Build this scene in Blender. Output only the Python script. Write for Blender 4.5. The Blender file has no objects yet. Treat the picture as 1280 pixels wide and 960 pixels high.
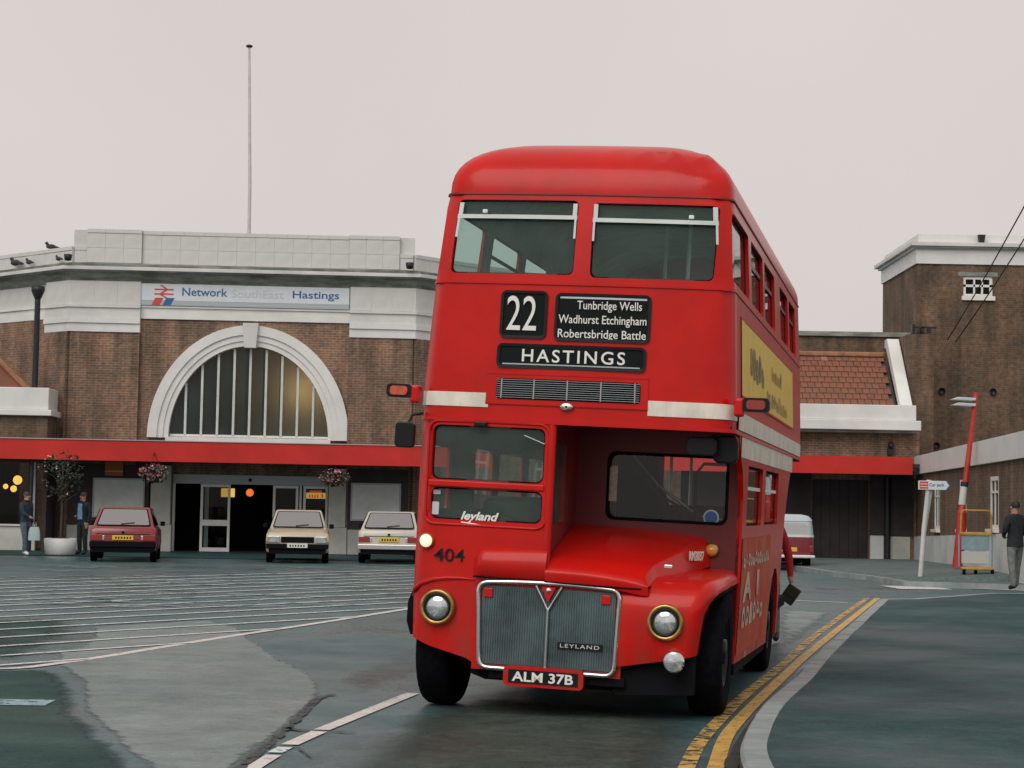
import bpy, bmesh, math, random
from math import sin, cos, pi, radians, atan, tan, sqrt, hypot
from mathutils import Matrix, Vector, geometry, noise as mnoise

random.seed(7)
sc = bpy.context.scene
col = sc.collection

# ------------------------------------------------------------------ camera
F_PX = 2360.0
CAM_H = 1.6
rho = atan(.018); pitch = atan(151 / F_PX)
Fw = Vector((0, cos(pitch), sin(pitch))); R0 = Vector((1, 0, 0)); U0 = Vector((0, -sin(pitch), cos(pitch)))
Rr = R0 * cos(rho) + U0 * sin(rho); Uu = U0 * cos(rho) - R0 * sin(rho)
cd = bpy.data.cameras.new('camera'); cam = bpy.data.objects.new('camera', cd); col.objects.link(cam)
cd.sensor_width = 36; cd.lens = 36 * F_PX / 1280; cd.clip_start = .1; cd.clip_end = 3000
cm = Matrix.Identity(4)
for i in range(3):
    cm[i][0] = Rr[i]; cm[i][1] = Uu[i]; cm[i][2] = -Fw[i]
cm[0][3], cm[1][3], cm[2][3] = 0, 0, CAM_H
cam.matrix_world = cm
sc.camera = cam

# ------------------------------------------------------------------ sky, sun, exposure
SUN_EL, SUN_AZ = radians(44), radians(205)      # azimuth measured clockwise from +Y
w = bpy.data.worlds.new('World'); sc.world = w; w.use_nodes = True
nt = w.node_tree; nt.nodes.clear()
out = nt.nodes.new('ShaderNodeOutputWorld')
sky = nt.nodes.new('ShaderNodeTexSky'); sky.sky_type = 'NISHITA'; sky.sun_disc = False
sky.sun_elevation = SUN_EL; sky.sun_rotation = SUN_AZ; sky.dust_density = 6; sky.air_density = 1.5
b1 = nt.nodes.new('ShaderNodeBackground'); b1.inputs[1].default_value = .09
nt.links.new(sky.outputs[0], b1.inputs[0])
tc = nt.nodes.new('ShaderNodeTexCoord')
nz = nt.nodes.new('ShaderNodeTexNoise'); nz.inputs['Scale'].default_value = 1.6; nz.inputs['Detail'].default_value = 5
nt.links.new(tc.outputs['Generated'], nz.inputs['Vector'])
cr = nt.nodes.new('ShaderNodeValToRGB')
cr.color_ramp.elements[0].position = .3; cr.color_ramp.elements[0].color = (.630, .572, .552, 1)
cr.color_ramp.elements[1].position = .7; cr.color_ramp.elements[1].color = (.760, .706, .682, 1)
nt.links.new(nz.outputs[0], cr.inputs[0])
b2 = nt.nodes.new('ShaderNodeBackground'); nt.links.new(cr.outputs[0], b2.inputs[0])   # the cloud layer
mx = nt.nodes.new('ShaderNodeMixShader'); mx.inputs[0].default_value = .95
nt.links.new(b1.outputs[0], mx.inputs[1]); nt.links.new(b2.outputs[0], mx.inputs[2])
nt.links.new(mx.outputs[0], out.inputs[0])
sd = bpy.data.lights.new('sun', 'SUN'); sun = bpy.data.objects.new('sun', sd); col.objects.link(sun)
sd.energy = 1.5; sd.angle = radians(45); sd.color = (1, .96, .9)
sdir = Vector((sin(SUN_AZ) * cos(SUN_EL), cos(SUN_AZ) * cos(SUN_EL), sin(SUN_EL)))
sun.rotation_euler = sdir.to_track_quat('Z', 'Y').to_euler(); sun.location = (-20, -20, 40)
sc.view_settings.view_transform = 'Standard'; sc.view_settings.look = 'None'
sc.view_settings.exposure = 0; sc.view_settings.gamma = 1; sc.view_settings.use_curve_mapping = False
sc.cycles.use_denoising = True
sc.cycles.max_bounces = 8; sc.cycles.transparent_max_bounces = 24; sc.cycles.sample_clamp_indirect = 6

# ------------------------------------------------------------------ helpers
M = {}
def mat(name, c, rough=.5, metal=0, spec=.5, coat=0, var=0, vscale=4, bump=0, bscale=60, emit=0, c2=None, detail=4, coords='Object', stretch=None, lo=.35, hi=.65, rvar=0):
    m = bpy.data.materials.new(name); m.use_nodes = True; n = m.node_tree; p = n.nodes['Principled BSDF']
    p.inputs['Base Color'].default_value = (*c, 1); p.inputs['Roughness'].default_value = rough
    p.inputs['Metallic'].default_value = metal; p.inputs['Specular IOR Level'].default_value = spec
    p.inputs['Coat Weight'].default_value = coat; p.inputs['Coat Roughness'].default_value = .16
    t = n.nodes.new('ShaderNodeTexCoord'); src = t.outputs[coords]
    if stretch:
        mp = n.nodes.new('ShaderNodeMapping'); mp.inputs['Scale'].default_value = stretch
        n.links.new(src, mp.inputs[0]); src = mp.outputs[0]
    if var or c2:
        z = n.nodes.new('ShaderNodeTexNoise'); z.inputs['Scale'].default_value = vscale; z.inputs['Detail'].default_value = detail
        z.inputs['Roughness'].default_value = .6
        n.links.new(src, z.inputs['Vector'])
        r = n.nodes.new('ShaderNodeValToRGB'); e = r.color_ramp.elements
        e[0].position = lo; e[1].position = hi
        if c2: e[0].color = (*c, 1); e[1].color = (*c2, 1)
        else:
            e[0].color = (*[max(0, k * (1 - var)) for k in c], 1); e[1].color = (*[min(1, k * (1 + var)) for k in c], 1)
        n.links.new(z.outputs[0], r.inputs[0]); n.links.new(r.outputs[0], p.inputs['Base Color'])
        if rvar:
            mr = n.nodes.new('ShaderNodeMapRange'); mr.inputs[1].default_value = .35; mr.inputs[2].default_value = .65
            mr.inputs[3].default_value = rough - rvar; mr.inputs[4].default_value = rough + rvar
            n.links.new(z.outputs[0], mr.inputs[0]); n.links.new(mr.outputs[0], p.inputs['Roughness'])
    if bump:
        z2 = n.nodes.new('ShaderNodeTexNoise'); z2.inputs['Scale'].default_value = bscale; z2.inputs['Detail'].default_value = 3
        n.links.new(src, z2.inputs['Vector'])
        bp = n.nodes.new('ShaderNodeBump'); bp.inputs['Strength'].default_value = bump; bp.inputs['Distance'].default_value = .01
        n.links.new(z2.outputs[0], bp.inputs['Height']); n.links.new(bp.outputs[0], p.inputs['Normal'])
    if emit:
        p.inputs['Emission Color'].default_value = (*c, 1); p.inputs['Emission Strength'].default_value = emit
    M[name] = m
    return m

def glass(name, tint=(.75, .82, .78), rough=.02, refl=.9, ior=1.5, dirt=0):
    m = bpy.data.materials.new(name); m.use_nodes = True; n = m.node_tree; n.nodes.clear()
    o = n.nodes.new('ShaderNodeOutputMaterial'); tr = n.nodes.new('ShaderNodeBsdfTransparent'); tr.inputs[0].default_value = (*tint, 1)
    g = n.nodes.new('ShaderNodeBsdfGlossy'); g.inputs[0].default_value = (refl, refl, refl, 1); g.inputs['Roughness'].default_value = rough
    fr = n.nodes.new('ShaderNodeFresnel'); ge = n.nodes.new('ShaderNodeNewGeometry'); mr = n.nodes.new('ShaderNodeMapRange')
    mr.inputs[3].default_value = ior; mr.inputs[4].default_value = 1 / ior        # same pane seen from either side
    n.links.new(ge.outputs['Backfacing'], mr.inputs[0]); n.links.new(mr.outputs[0], fr.inputs[0])
    mxs = n.nodes.new('ShaderNodeMixShader')
    n.links.new(fr.outputs[0], mxs.inputs[0]); n.links.new(tr.outputs[0], mxs.inputs[1]); n.links.new(g.outputs[0], mxs.inputs[2])
    if dirt:                                             # pale teal haze painted over the pane as a thin diffuse layer
        df = n.nodes.new('ShaderNodeBsdfDiffuse'); df.inputs[0].default_value = (.42, .62, .56, 1); m3 = n.nodes.new('ShaderNodeMixShader')
        t = n.nodes.new('ShaderNodeTexCoord'); z = n.nodes.new('ShaderNodeTexNoise'); z.inputs['Scale'].default_value = 4; z.inputs['Detail'].default_value = 6; n.links.new(t.outputs['Object'], z.inputs['Vector'])
        q = n.nodes.new('ShaderNodeMapRange'); q.inputs[1].default_value = .3; q.inputs[2].default_value = .75; q.inputs[3].default_value = dirt * .7; q.inputs[4].default_value = dirt * 1.4; n.links.new(z.outputs[0], q.inputs[0])
        n.links.new(q.outputs[0], m3.inputs[0]); n.links.new(mxs.outputs[0], m3.inputs[1]); n.links.new(df.outputs[0], m3.inputs[2]); mxs = m3
    n.links.new(mxs.outputs[0], o.inputs[0]); M[name] = m
    return m

def brick_mat(name, c1, c2, mortar, course=.076, length=.225):
    m = bpy.data.materials.new(name); m.use_nodes = True; n = m.node_tree; p = n.nodes['Principled BSDF']
    t = n.nodes.new('ShaderNodeTexCoord'); s = n.nodes.new('ShaderNodeSeparateXYZ'); n.links.new(t.outputs['Object'], s.inputs[0])
    a = n.nodes.new('ShaderNodeMath'); n.links.new(s.outputs[0], a.inputs[0]); n.links.new(s.outputs[1], a.inputs[1])
    c = n.nodes.new('ShaderNodeCombineXYZ'); n.links.new(a.outputs[0], c.inputs[0]); n.links.new(s.outputs[2], c.inputs[1])
    bk = n.nodes.new('ShaderNodeTexBrick'); n.links.new(c.outputs[0], bk.inputs['Vector'])
    bk.inputs['Scale'].default_value = 1; bk.inputs['Brick Width'].default_value = length; bk.inputs['Row Height'].default_value = course
    bk.inputs['Mortar Size'].default_value = .009; bk.inputs['Mortar Smooth'].default_value = .3; bk.inputs['Bias'].default_value = -.1
    bk.inputs['Color1'].default_value = (*c1, 1); bk.inputs['Color2'].default_value = (*c2, 1); bk.inputs['Mortar'].default_value = (*mortar, 1)
    z = n.nodes.new('ShaderNodeTexNoise'); z.inputs['Scale'].default_value = .9; z.inputs['Detail'].default_value = 6; n.links.new(c.outputs[0], z.inputs['Vector'])
    r = n.nodes.new('ShaderNodeValToRGB'); r.color_ramp.elements[0].position = .3; r.color_ramp.elements[1].position = .72
    r.color_ramp.elements[0].color = (.62, .66, .62, 1); r.color_ramp.elements[1].color = (1.25, 1.08, .98, 1)
    n.links.new(z.outputs[0], r.inputs[0])
    z3 = n.nodes.new('ShaderNodeTexNoise'); z3.inputs['Scale'].default_value = 7; z3.inputs['Detail'].default_value = 3; n.links.new(c.outputs[0], z3.inputs['Vector'])
    r3 = n.nodes.new('ShaderNodeValToRGB'); r3.color_ramp.elements[0].position = .3; r3.color_ramp.elements[1].position = .7
    r3.color_ramp.elements[0].color = (.7, .7, .75, 1); r3.color_ramp.elements[1].color = (1.25, 1.2, 1.1, 1); n.links.new(z3.outputs[0], r3.inputs[0])
    mu = n.nodes.new('ShaderNodeMix'); mu.data_type = 'RGBA'; mu.blend_type = 'MULTIPLY'; mu.inputs[0].default_value = 1
    n.links.new(bk.outputs[0], mu.inputs[6]); n.links.new(r.outputs[0], mu.inputs[7])
    mu2 = n.nodes.new('ShaderNodeMix'); mu2.data_type = 'RGBA'; mu2.blend_type = 'MULTIPLY'; mu2.inputs[0].default_value = 1
    n.links.new(mu.outputs[2], mu2.inputs[6]); n.links.new(r3.outputs[0], mu2.inputs[7])
    mp = n.nodes.new('ShaderNodeMapping'); mp.inputs['Scale'].default_value = (2.2, .22, 1); n.links.new(c.outputs[0], mp.inputs[0])
    z4 = n.nodes.new('ShaderNodeTexNoise'); z4.inputs['Scale'].default_value = 1; z4.inputs['Detail'].default_value = 6; n.links.new(mp.outputs[0], z4.inputs['Vector'])
    r4 = n.nodes.new('ShaderNodeValToRGB'); r4.color_ramp.elements[0].position = .35; r4.color_ramp.elements[1].position = .62
    r4.color_ramp.elements[0].color = (.62, .62, .60, 1); r4.color_ramp.elements[1].color = (1.12, 1.1, 1.08, 1); n.links.new(z4.outputs[0], r4.inputs[0])
    mu3 = n.nodes.new('ShaderNodeMix'); mu3.data_type = 'RGBA'; mu3.blend_type = 'MULTIPLY'; mu3.inputs[0].default_value = 1
    n.links.new(mu2.outputs[2], mu3.inputs[6]); n.links.new(r4.outputs[0], mu3.inputs[7])
    n.links.new(mu3.outputs[2], p.inputs['Base Color']); p.inputs['Roughness'].default_value = .85
    bp = n.nodes.new('ShaderNodeBump'); bp.inputs['Strength'].default_value = .5; bp.inputs['Distance'].default_value = .01; bp.invert = True
    n.links.new(bk.outputs[1], bp.inputs['Height']); n.links.new(bp.outputs[0], p.inputs['Normal'])
    M[name] = m
    return m

class MB:
    """collects shapes, build() links them as one mesh object"""
    def __init__(s): s.v = []; s.f = []; s.sm = []; s.mi = []
    def add(s, vs, fs, smooth=False, mi=0):
        o = len(s.v); s.v += [tuple(p) for p in vs]; s.f += [tuple(o + i for i in f) for f in fs]
        s.sm += [smooth] * len(fs); s.mi += [mi] * len(fs); return s
    def box(s, x0, x1, y0, y1, z0, z1, mi=0):
        return s.add([(x0, y0, z0), (x1, y0, z0), (x1, y1, z0), (x0, y1, z0), (x0, y0, z1), (x1, y0, z1), (x1, y1, z1), (x0, y1, z1)],
                     [(0, 3, 2, 1), (4, 5, 6, 7), (0, 1, 5, 4), (1, 2, 6, 5), (2, 3, 7, 6), (3, 0, 4, 7)], mi=mi)
    def prism(s, pts, fn0, fn1, smooth=False, mi=0):
        """pts 2D ccw list; fn0/fn1 map (a,b)->3D for the two caps"""
        n = len(pts); a = [fn0(*p) for p in pts]; b = [fn1(*p) for p in pts]
        s.add(a + b, [tuple(range(n))[::-1], tuple(range(n, 2 * n))], mi=mi)
        s.add(a + b, [(i, (i + 1) % n, n + (i + 1) % n, n + i) for i in range(n)], smooth, mi)
        return s
    def tube(s, path, r, n=8, cap=True, mi=0):
        path = [Vector(p) for p in path]; rs = r if isinstance(r, (list, tuple)) else [r] * len(path)
        rings = []; up = None
        for i, p in enumerate(path):
            d = (path[min(i + 1, len(path) - 1)] - path[max(i - 1, 0)]).normalized()
            if up is None:
                up = Vector((0, 0, 1)) if abs(d.z) < .9 else Vector((1, 0, 0))
            a = d.cross(up).normalized(); b = a.cross(d).normalized(); up = b
            rings.append([p + a * rs[i] * cos(2 * pi * k / n) + b * rs[i] * sin(2 * pi * k / n) for k in range(n)])
        vs = [v for rg in rings for v in rg]; fs = []
        for i in range(len(rings) - 1):
            for k in range(n):
                fs.append((i * n + k, i * n + (k + 1) % n, (i + 1) * n + (k + 1) % n, (i + 1) * n + k))
        s.add(vs, fs, True, mi)
        if cap:
            s.add(rings[0], [tuple(range(n))[::-1]], mi=mi); s.add(rings[-1], [tuple(range(n))], mi=mi)
        return s
    def lathe(s, prof, n=24, T=None, mi=0, smooth=True):
        """prof [(r, h)], axis +Z, transformed by matrix T"""
        T = T or Matrix.Identity(4); vs = []; fs = []
        for r, h in prof:
            for k in range(n): vs.append(T @ Vector((r * cos(2 * pi * k / n), r * sin(2 * pi * k / n), h)))
        for i in range(len(prof) - 1):
            for k in range(n): fs.append((i * n + k, i * n + (k + 1) % n, (i + 1) * n + (k + 1) % n, (i + 1) * n + k))
        return s.add(vs, fs, smooth, mi)
    def grid(s, fn, nu, nv, smooth=True, mi=0, flip=False):
        vs = [fn(i / nu, j / nv) for j in range(nv + 1) for i in range(nu + 1)]; w_ = nu + 1
        fs = [(j * w_ + i, j * w_ + i + 1, (j + 1) * w_ + i + 1, (j + 1) * w_ + i) for j in range(nv) for i in range(nu)]
        if flip: fs = [f[::-1] for f in fs]
        return s.add(vs, fs, smooth, mi)
    def sphere(s, c, r, n=12, m=8, sc_=(1, 1, 1), mi=0):
        c = Vector(c)
        return s.grid(lambda u, v: c + Vector((r * sc_[0] * cos(2 * pi * u) * sin(pi * v), r * sc_[1] * sin(2 * pi * u) * sin(pi * v), r * sc_[2] * -cos(pi * v))), n, m, mi=mi)
    def build(s, name, m=None, parent=None, bevel=0, seg=2, recalc=False, loc=None):
        me = bpy.data.meshes.new(name); me.from_pydata(s.v, [], s.f)
        me.polygons.foreach_set('use_smooth', s.sm); me.polygons.foreach_set('material_index', s.mi)
        for k in (m if isinstance(m, (list, tuple)) else [m]):
            me.materials.append(M[k] if isinstance(k, str) else k)
        if bevel or recalc:
            bm = bmesh.new(); bm.from_mesh(me); bmesh.ops.remove_doubles(bm, verts=bm.verts, dist=1e-5)
            if recalc: bmesh.ops.recalc_face_normals(bm, faces=bm.faces)
            if bevel:
                ed = [e for e in bm.edges if len(e.link_faces) == 2 and e.calc_face_angle(0) > .5]
                bmesh.ops.bevel(bm, geom=ed, offset=bevel, segments=seg, affect='EDGES', profile=.5, clamp_overlap=True)
            bm.to_mesh(me); bm.free()
        me.update()
        return link(name, me, parent, loc)

def link(name, me, parent=None, loc=None):
    o = bpy.data.objects.new(name, me); col.objects.link(o)
    if parent is not None: o.parent = parent
    if loc is not None: o.location = loc
    return o
def empty(name, loc=(0, 0, 0), rz=0):
    o = bpy.data.objects.new(name, None); col.objects.link(o); o.location = loc; o.rotation_euler = (0, 0, rz); o.empty_display_size = .2
    return o
def tag(o, label=None, cat=None, group=None, kind=None):
    if label: o['label'] = label
    if cat: o['category'] = cat
    if group: o['group'] = group
    if kind: o['kind'] = kind
    return o
def bx(name, x0, x1, y0, y1, z0, z1, m, parent=None, bevel=0, seg=2):
    return MB().box(x0, x1, y0, y1, z0, z1).build(name, m, parent, bevel, seg)

def rrect(x0, x1, z0, z1, r, n=5):
    pts = []
    for cx, cz, a0 in ((x1 - r, z0 + r, -90), (x1 - r, z1 - r, 0), (x0 + r, z1 - r, 90), (x0 + r, z0 + r, 180)):
        for k in range(n + 1):
            a = radians(a0 + 90 * k / n); pts.append((cx + r * cos(a), cz + r * sin(a)))
    return pts
def rpoly(pts, r, n=4):
    """round the corners of a polygon"""
    out_ = []; N = len(pts)
    for i in range(N):
        p0, p1, p2 = Vector(pts[i - 1]), Vector(pts[i]), Vector(pts[(i + 1) % N])
        a = (p0 - p1); b = (p2 - p1); rr = min(r, a.length * .45, b.length * .45)
        s_ = p1 + a.normalized() * rr; e_ = p1 + b.normalized() * rr
        for k in range(n + 1):
            t = k / n; q = s_ * (1 - t) ** 2 + p1 * 2 * t * (1 - t) + e_ * t * t; out_.append((q.x, q.y))
    return out_
def subdiv(loop, step):
    o = []
    for i, p in enumerate(loop):
        q = loop[(i + 1) % len(loop)]; L = hypot(q[0] - p[0], q[1] - p[1]); n = max(1, int(L / step + .5))
        o += [(p[0] + (q[0] - p[0]) * k / n, p[1] + (q[1] - p[1]) * k / n) for k in range(n)]
    return o
def inpoly(x, y, P):
    c = False; j = len(P) - 1
    for i in range(len(P)):
        xi, yi = P[i]; xj, yj = P[j]
        if (yi > y) != (yj > y) and x < (xj - xi) * (y - yi) / (yj - yi) + xi: c = not c
        j = i
    return c
def segd(x, y, P):
    d = 1e9
    for i in range(len(P)):
        ax, ay = P[i]; bx_, by = P[(i + 1) % len(P)]; dx, dy = bx_ - ax, by - ay; L = dx * dx + dy * dy
        t = 0 if L == 0 else max(0, min(1, ((x - ax) * dx + (y - ay) * dy) / L))
        d = min(d, hypot(x - ax - t * dx, y - ay - t * dy))
    return d
def sheet(outer, holes, step, fn, mb, depth=0, mi=0, rim_mi=None, flip=False, outer_rim=False, smooth=True, grid=True):
    """a curved sheet cut to a 2D outline with holes; fn(u, v, d) maps to 3D, d is depth inwards; holes get rims"""
    outer = subdiv(outer, step); holes = [subdiv(h, step) for h in holes]
    pts = list(outer); ed = [(i, (i + 1) % len(outer)) for i in range(len(outer))]
    for h in holes:
        o = len(pts); pts += h; ed += [(o + i, o + (i + 1) % len(h)) for i in range(len(h))]
    if grid:
        xs = [p[0] for p in outer]; ys = [p[1] for p in outer]
        nx = int((max(xs) - min(xs)) / step) + 1; ny = int((max(ys) - min(ys)) / step) + 1
        for i in range(1, nx):
            for j in range(1, ny):
                x = min(xs) + (max(xs) - min(xs)) * i / nx; y = min(ys) + (max(ys) - min(ys)) * j / ny
                if inpoly(x, y, outer) and segd(x, y, outer) > step * .4 and not any(inpoly(x, y, h) or segd(x, y, h) < step * .4 for h in holes):
                    pts.append((x, y))
    vo, eo, fo, *_ = geometry.delaunay_2d_cdt([Vector(p) for p in pts], ed, [], 0, 1e-6)
    fs = []
    for f in fo:
        cx = sum(vo[i].x for i in f) / 3; cy = sum(vo[i].y for i in f) / 3
        if inpoly(cx, cy, outer) and not any(inpoly(cx, cy, h) for h in holes): fs.append(tuple(f)[::-1] if flip else tuple(f))
    mb.add([fn(p.x, p.y, 0) for p in vo], fs, smooth, mi)
    if depth:
        for h in holes + ([outer] if outer_rim else []):
            n = len(h); a = [fn(p[0], p[1], 0) for p in h]; b = [fn(p[0], p[1], depth) for p in h]
            mb.add(a + b, [(i, (i + 1) % n, n + (i + 1) % n, n + i) for i in range(n)], False, mi if rim_mi is None else rim_mi)
    return mb

def text_mesh(s, wd=None, ht=None, bold=0, ext=.002, shear=0, space=1.0):
    cu = bpy.data.curves.new('t', 'FONT'); cu.body = s; cu.extrude = ext; cu.offset = bold; cu.shear = shear; cu.space_character = space
    cu.resolution_u = 4
    o = bpy.data.objects.new('t', cu); col.objects.link(o); bpy.context.view_layer.update()
    me = bpy.data.meshes.new_from_object(o.evaluated_get(bpy.context.evaluated_depsgraph_get()))
    bpy.data.objects.remove(o)
    xs = [v.co.x for v in me.vertices]; ys = [v.co.y for v in me.vertices]
    x0, x1, y0, y1 = min(xs), max(xs), min(ys), max(ys)
    sy = ht / (y1 - y0) if ht else wd / (x1 - x0); sx = wd / (x1 - x0) if wd else sy
    for v in me.vertices:
        v.co.x = (v.co.x - (x0 + x1) / 2) * sx; v.co.y = (v.co.y - (y0 + y1) / 2) * sy
    return me
def lettering(s, x, y, z, wd, ht, m, parent, rot=(pi / 2, 0, 0), name='lettering', **k):
    me = text_mesh(s, wd, ht, **k); me.materials.append(M[m]); me.name = name
    o = link(name, me, parent, (x, y, z)); o.rotation_euler = rot
    return o
def ray_ground(u, v, z=0.0):
    d = Fw + Rr * ((u - 640) / F_PX) - Uu * ((v - 480) / F_PX); t = (z - CAM_H) / d.z
    return (d.x * t, d.y * t)
# ------------------------------------------------------------------ materials
mat('bus_red', (.55, .008, .005), .36, spec=.14, coat=.28, var=.10, vscale=2.2, detail=6, bump=.06, bscale=2.2)
mat('bus_red_dark', (.20, .012, .014), .55, var=.2, vscale=3)  # bus red darkened, the shade of the cab recess put into the paint
mat('canopy_red', (.53, .030, .024), .55, spec=.25, var=.10, vscale=.8, detail=6)
mat('cream', (.80, .75, .66), .45, spec=.3, var=.08, vscale=6)
mat('white_paint', (.78, .77, .74), .4, var=.05)
mat('white_frame', (.80, .83, .81), .4, var=.05)
mat('opener_white', (.62, .65, .64), .4, var=.08)
mat('mullion_grey', (.58, .62, .60), .45, var=.08)
mat('gutter_dirt', (.030, .028, .022), .9, var=.4, vscale=7)
mat('white_letters', (.82, .82, .78), .5)
mat('black_paint', (.010, .011, .013), .35, spec=.22)
mat('black_matt', (.008, .008, .010), .85, spec=.08)
mat('blind_black', (.006, .010, .010), .6, spec=.12)
mat('rubber', (.006, .006, .008), .85, spec=.04, var=.3, vscale=20)
mat('steel', (.45, .45, .45), .35, metal=.9)
mat('chrome', (.72, .72, .72), .14, metal=1)
mat('brass', (.46, .29, .10), .32, metal=.85, var=.3, vscale=9)
mat('rad_mesh', (.085, .130, .137), .5, metal=.3, var=.35, vscale=3)
mat('lens', (.62, .68, .70), .08, metal=.75, var=.25, vscale=18)
mat('lamp_amber', (.75, .34, .08), .2, coat=.6)
mat('lamp_lit', (1, .80, .55), .3, emit=.75)
mat('lens_orange', (.55, .07, .02), .25, coat=.6, var=.25, vscale=20)
mat('interior', (.30, .60, .53), .7, var=.2, vscale=3)
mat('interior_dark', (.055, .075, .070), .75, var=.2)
mat('interior_ceiling', (.16, .17, .13), .6)
mat('seat_cloth', (.05, .022, .022), .9, var=.4, vscale=18)
mat('ad_yellow', (.82, .55, .08), .45, spec=.25, var=.06)
mat('ad_dark', (.22, .16, .06), .5, var=.3, vscale=6)
mat('ad_faint', (.50, .33, .07), .5, var=.2, vscale=6)
mat('ad_cream', (.66, .48, .38), .5, c2=(.52, .17, .11), vscale=4, detail=7, lo=.45, hi=.72)
mat('ad_orange', (.50, .020, .010), .45, spec=.2, c2=(.52, .13, .06), vscale=1.6, detail=6)
mat('sticker_blue', (.02, .12, .35), .4)
mat('plate_yellow', (.72, .50, .05), .45)
mat('plate_white', (.72, .72, .68), .45)
glass('glass', (.62, .84, .78), refl=.62, dirt=.075)
glass('glass_clear', (.82, .88, .86))
glass('dark_glass', (.45, .5, .5), refl=.35)
glass('car_glass', (.30, .36, .37), refl=1, ior=5)
def ground_mat(name, c1, c2, r0, r1, spec, mask=False, soft=.5, grain=.35):
    """road surface: broad blotches, patches, fine aggregate, damp and dry areas; with mask the edges break up"""
    m = bpy.data.materials.new(name); m.use_nodes = True; n = m.node_tree; p = n.nodes['Principled BSDF']; L = n.links.new
    t = n.nodes.new('ShaderNodeTexCoord'); src = t.outputs['Object']
    def nz_(sc_, det, rg=.6):
        z = n.nodes.new('ShaderNodeTexNoise'); z.inputs['Scale'].default_value = sc_; z.inputs['Detail'].default_value = det; z.inputs['Roughness'].default_value = rg; L(src, z.inputs['Vector']); return z.outputs[0]
    def mr_(v, a, b, c, d):
        q = n.nodes.new('ShaderNodeMapRange'); q.inputs[1].default_value = a; q.inputs[2].default_value = b; q.inputs[3].default_value = c; q.inputs[4].default_value = d; L(v, q.inputs[0]); return q.outputs[0]
    def math_(op, a, b):
        q = n.nodes.new('ShaderNodeMath'); q.operation = op
        for k, v in enumerate((a, b)):
            if isinstance(v, (int, float)): q.inputs[k].default_value = v
            else: L(v, q.inputs[k])
        return q.outputs[0]
    big, mid, fine, spk = nz_(.45, 8), nz_(3.1, 6), nz_(34, 4, .75), nz_(95, 2, .8)
    f = math_('ADD', math_('MULTIPLY', mr_(big, .3, .7, 0, 1), .6), math_('MULTIPLY', mr_(mid, .3, .7, 0, 1), .4))
    r = n.nodes.new('ShaderNodeMix'); r.data_type = 'RGBA'; L(f, r.inputs[0]); r.inputs[6].default_value = (*c1, 1); r.inputs[7].default_value = (*c2, 1)
    g = math_('ADD', mr_(fine, .3, .7, 1 - grain, 1 + grain), mr_(spk, .62, .75, 0, grain * 1.6))
    g = math_('MULTIPLY', g, mr_(nz_(10.5, 5, .75), .3, .7, 1 - grain * .9, 1 + grain * .9))
    g = math_('MULTIPLY', g, mr_(nz_(1.4, 5, .65), .3, .7, .8, 1.2))
    h = n.nodes.new('ShaderNodeMix'); h.data_type = 'RGBA'; h.blend_type = 'MULTIPLY'; h.inputs[0].default_value = 1; L(r.outputs[2], h.inputs[6]); L(g, h.inputs[7])
    L(h.outputs[2], p.inputs['Base Color']); p.inputs['Specular IOR Level'].default_value = spec
    L(mr_(nz_(.33, 7), .36, .62, r0, r1), p.inputs['Roughness'])
    bp = n.nodes.new('ShaderNodeBump'); bp.inputs['Strength'].default_value = .16; bp.inputs['Distance'].default_value = .008; L(fine, bp.inputs['Height']); L(bp.outputs[0], p.inputs['Normal'])
    if mask:
        at = n.nodes.new('ShaderNodeAttribute'); at.attribute_name = 'mask'
        k = math_('ADD', at.outputs['Fac'], math_('MULTIPLY', math_('SUBTRACT', math_('ADD', math_('MULTIPLY', mid, .6), math_('MULTIPLY', nz_(13, 5, .7), .4)), .5), 1.5))
        fac = mr_(k, .5 - soft / 2, .5 + soft / 2, 0, 1)
        tr_ = n.nodes.new('ShaderNodeBsdfTransparent'); mx_ = n.nodes.new('ShaderNodeMixShader'); L(fac, mx_.inputs[0]); L(tr_.outputs[0], mx_.inputs[1]); L(p.outputs[0], mx_.inputs[2]); L(mx_.outputs[0], n.nodes['Material Output'].inputs[0])
    M[name] = m
ground_mat('asphalt', (.036, .084, .090), (.078, .140, .148), .24, .54, .30)
ground_mat('pavement_asphalt', (.014, .045, .049), (.033, .076, .080), .42, .75, .13)
ground_mat('concrete', (.125, .182, .188), (.250, .268, .258), .42, .66, .15, True, .30, .18)
ground_mat('dark_asphalt', (.014, .044, .040), (.032, .072, .066), .5, .75, .10, True, .45)
ground_mat('oil_stain', (.034, .050, .042), (.074, .092, .080), .42, .66, .14, True, .9)  # warmer, greyer tone for the road in front of the bus
ground_mat('damp_road', (.085, .130, .145), (.130, .180, .198), .16, .34, .45, True, .9)  # damp road, its sky reflection painted in as a paler bluish colour
ground_mat('slab', (.075, .115, .115), (.13, .165, .162), .5, .75, .2)
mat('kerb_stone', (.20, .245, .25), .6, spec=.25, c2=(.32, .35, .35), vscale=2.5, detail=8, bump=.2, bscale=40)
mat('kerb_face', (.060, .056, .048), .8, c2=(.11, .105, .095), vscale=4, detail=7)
mat('bulkhead_red', (.13, .004, .005), .45, var=.1)  # bus red darkened to paint the recess shade onto the bulkhead
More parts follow.
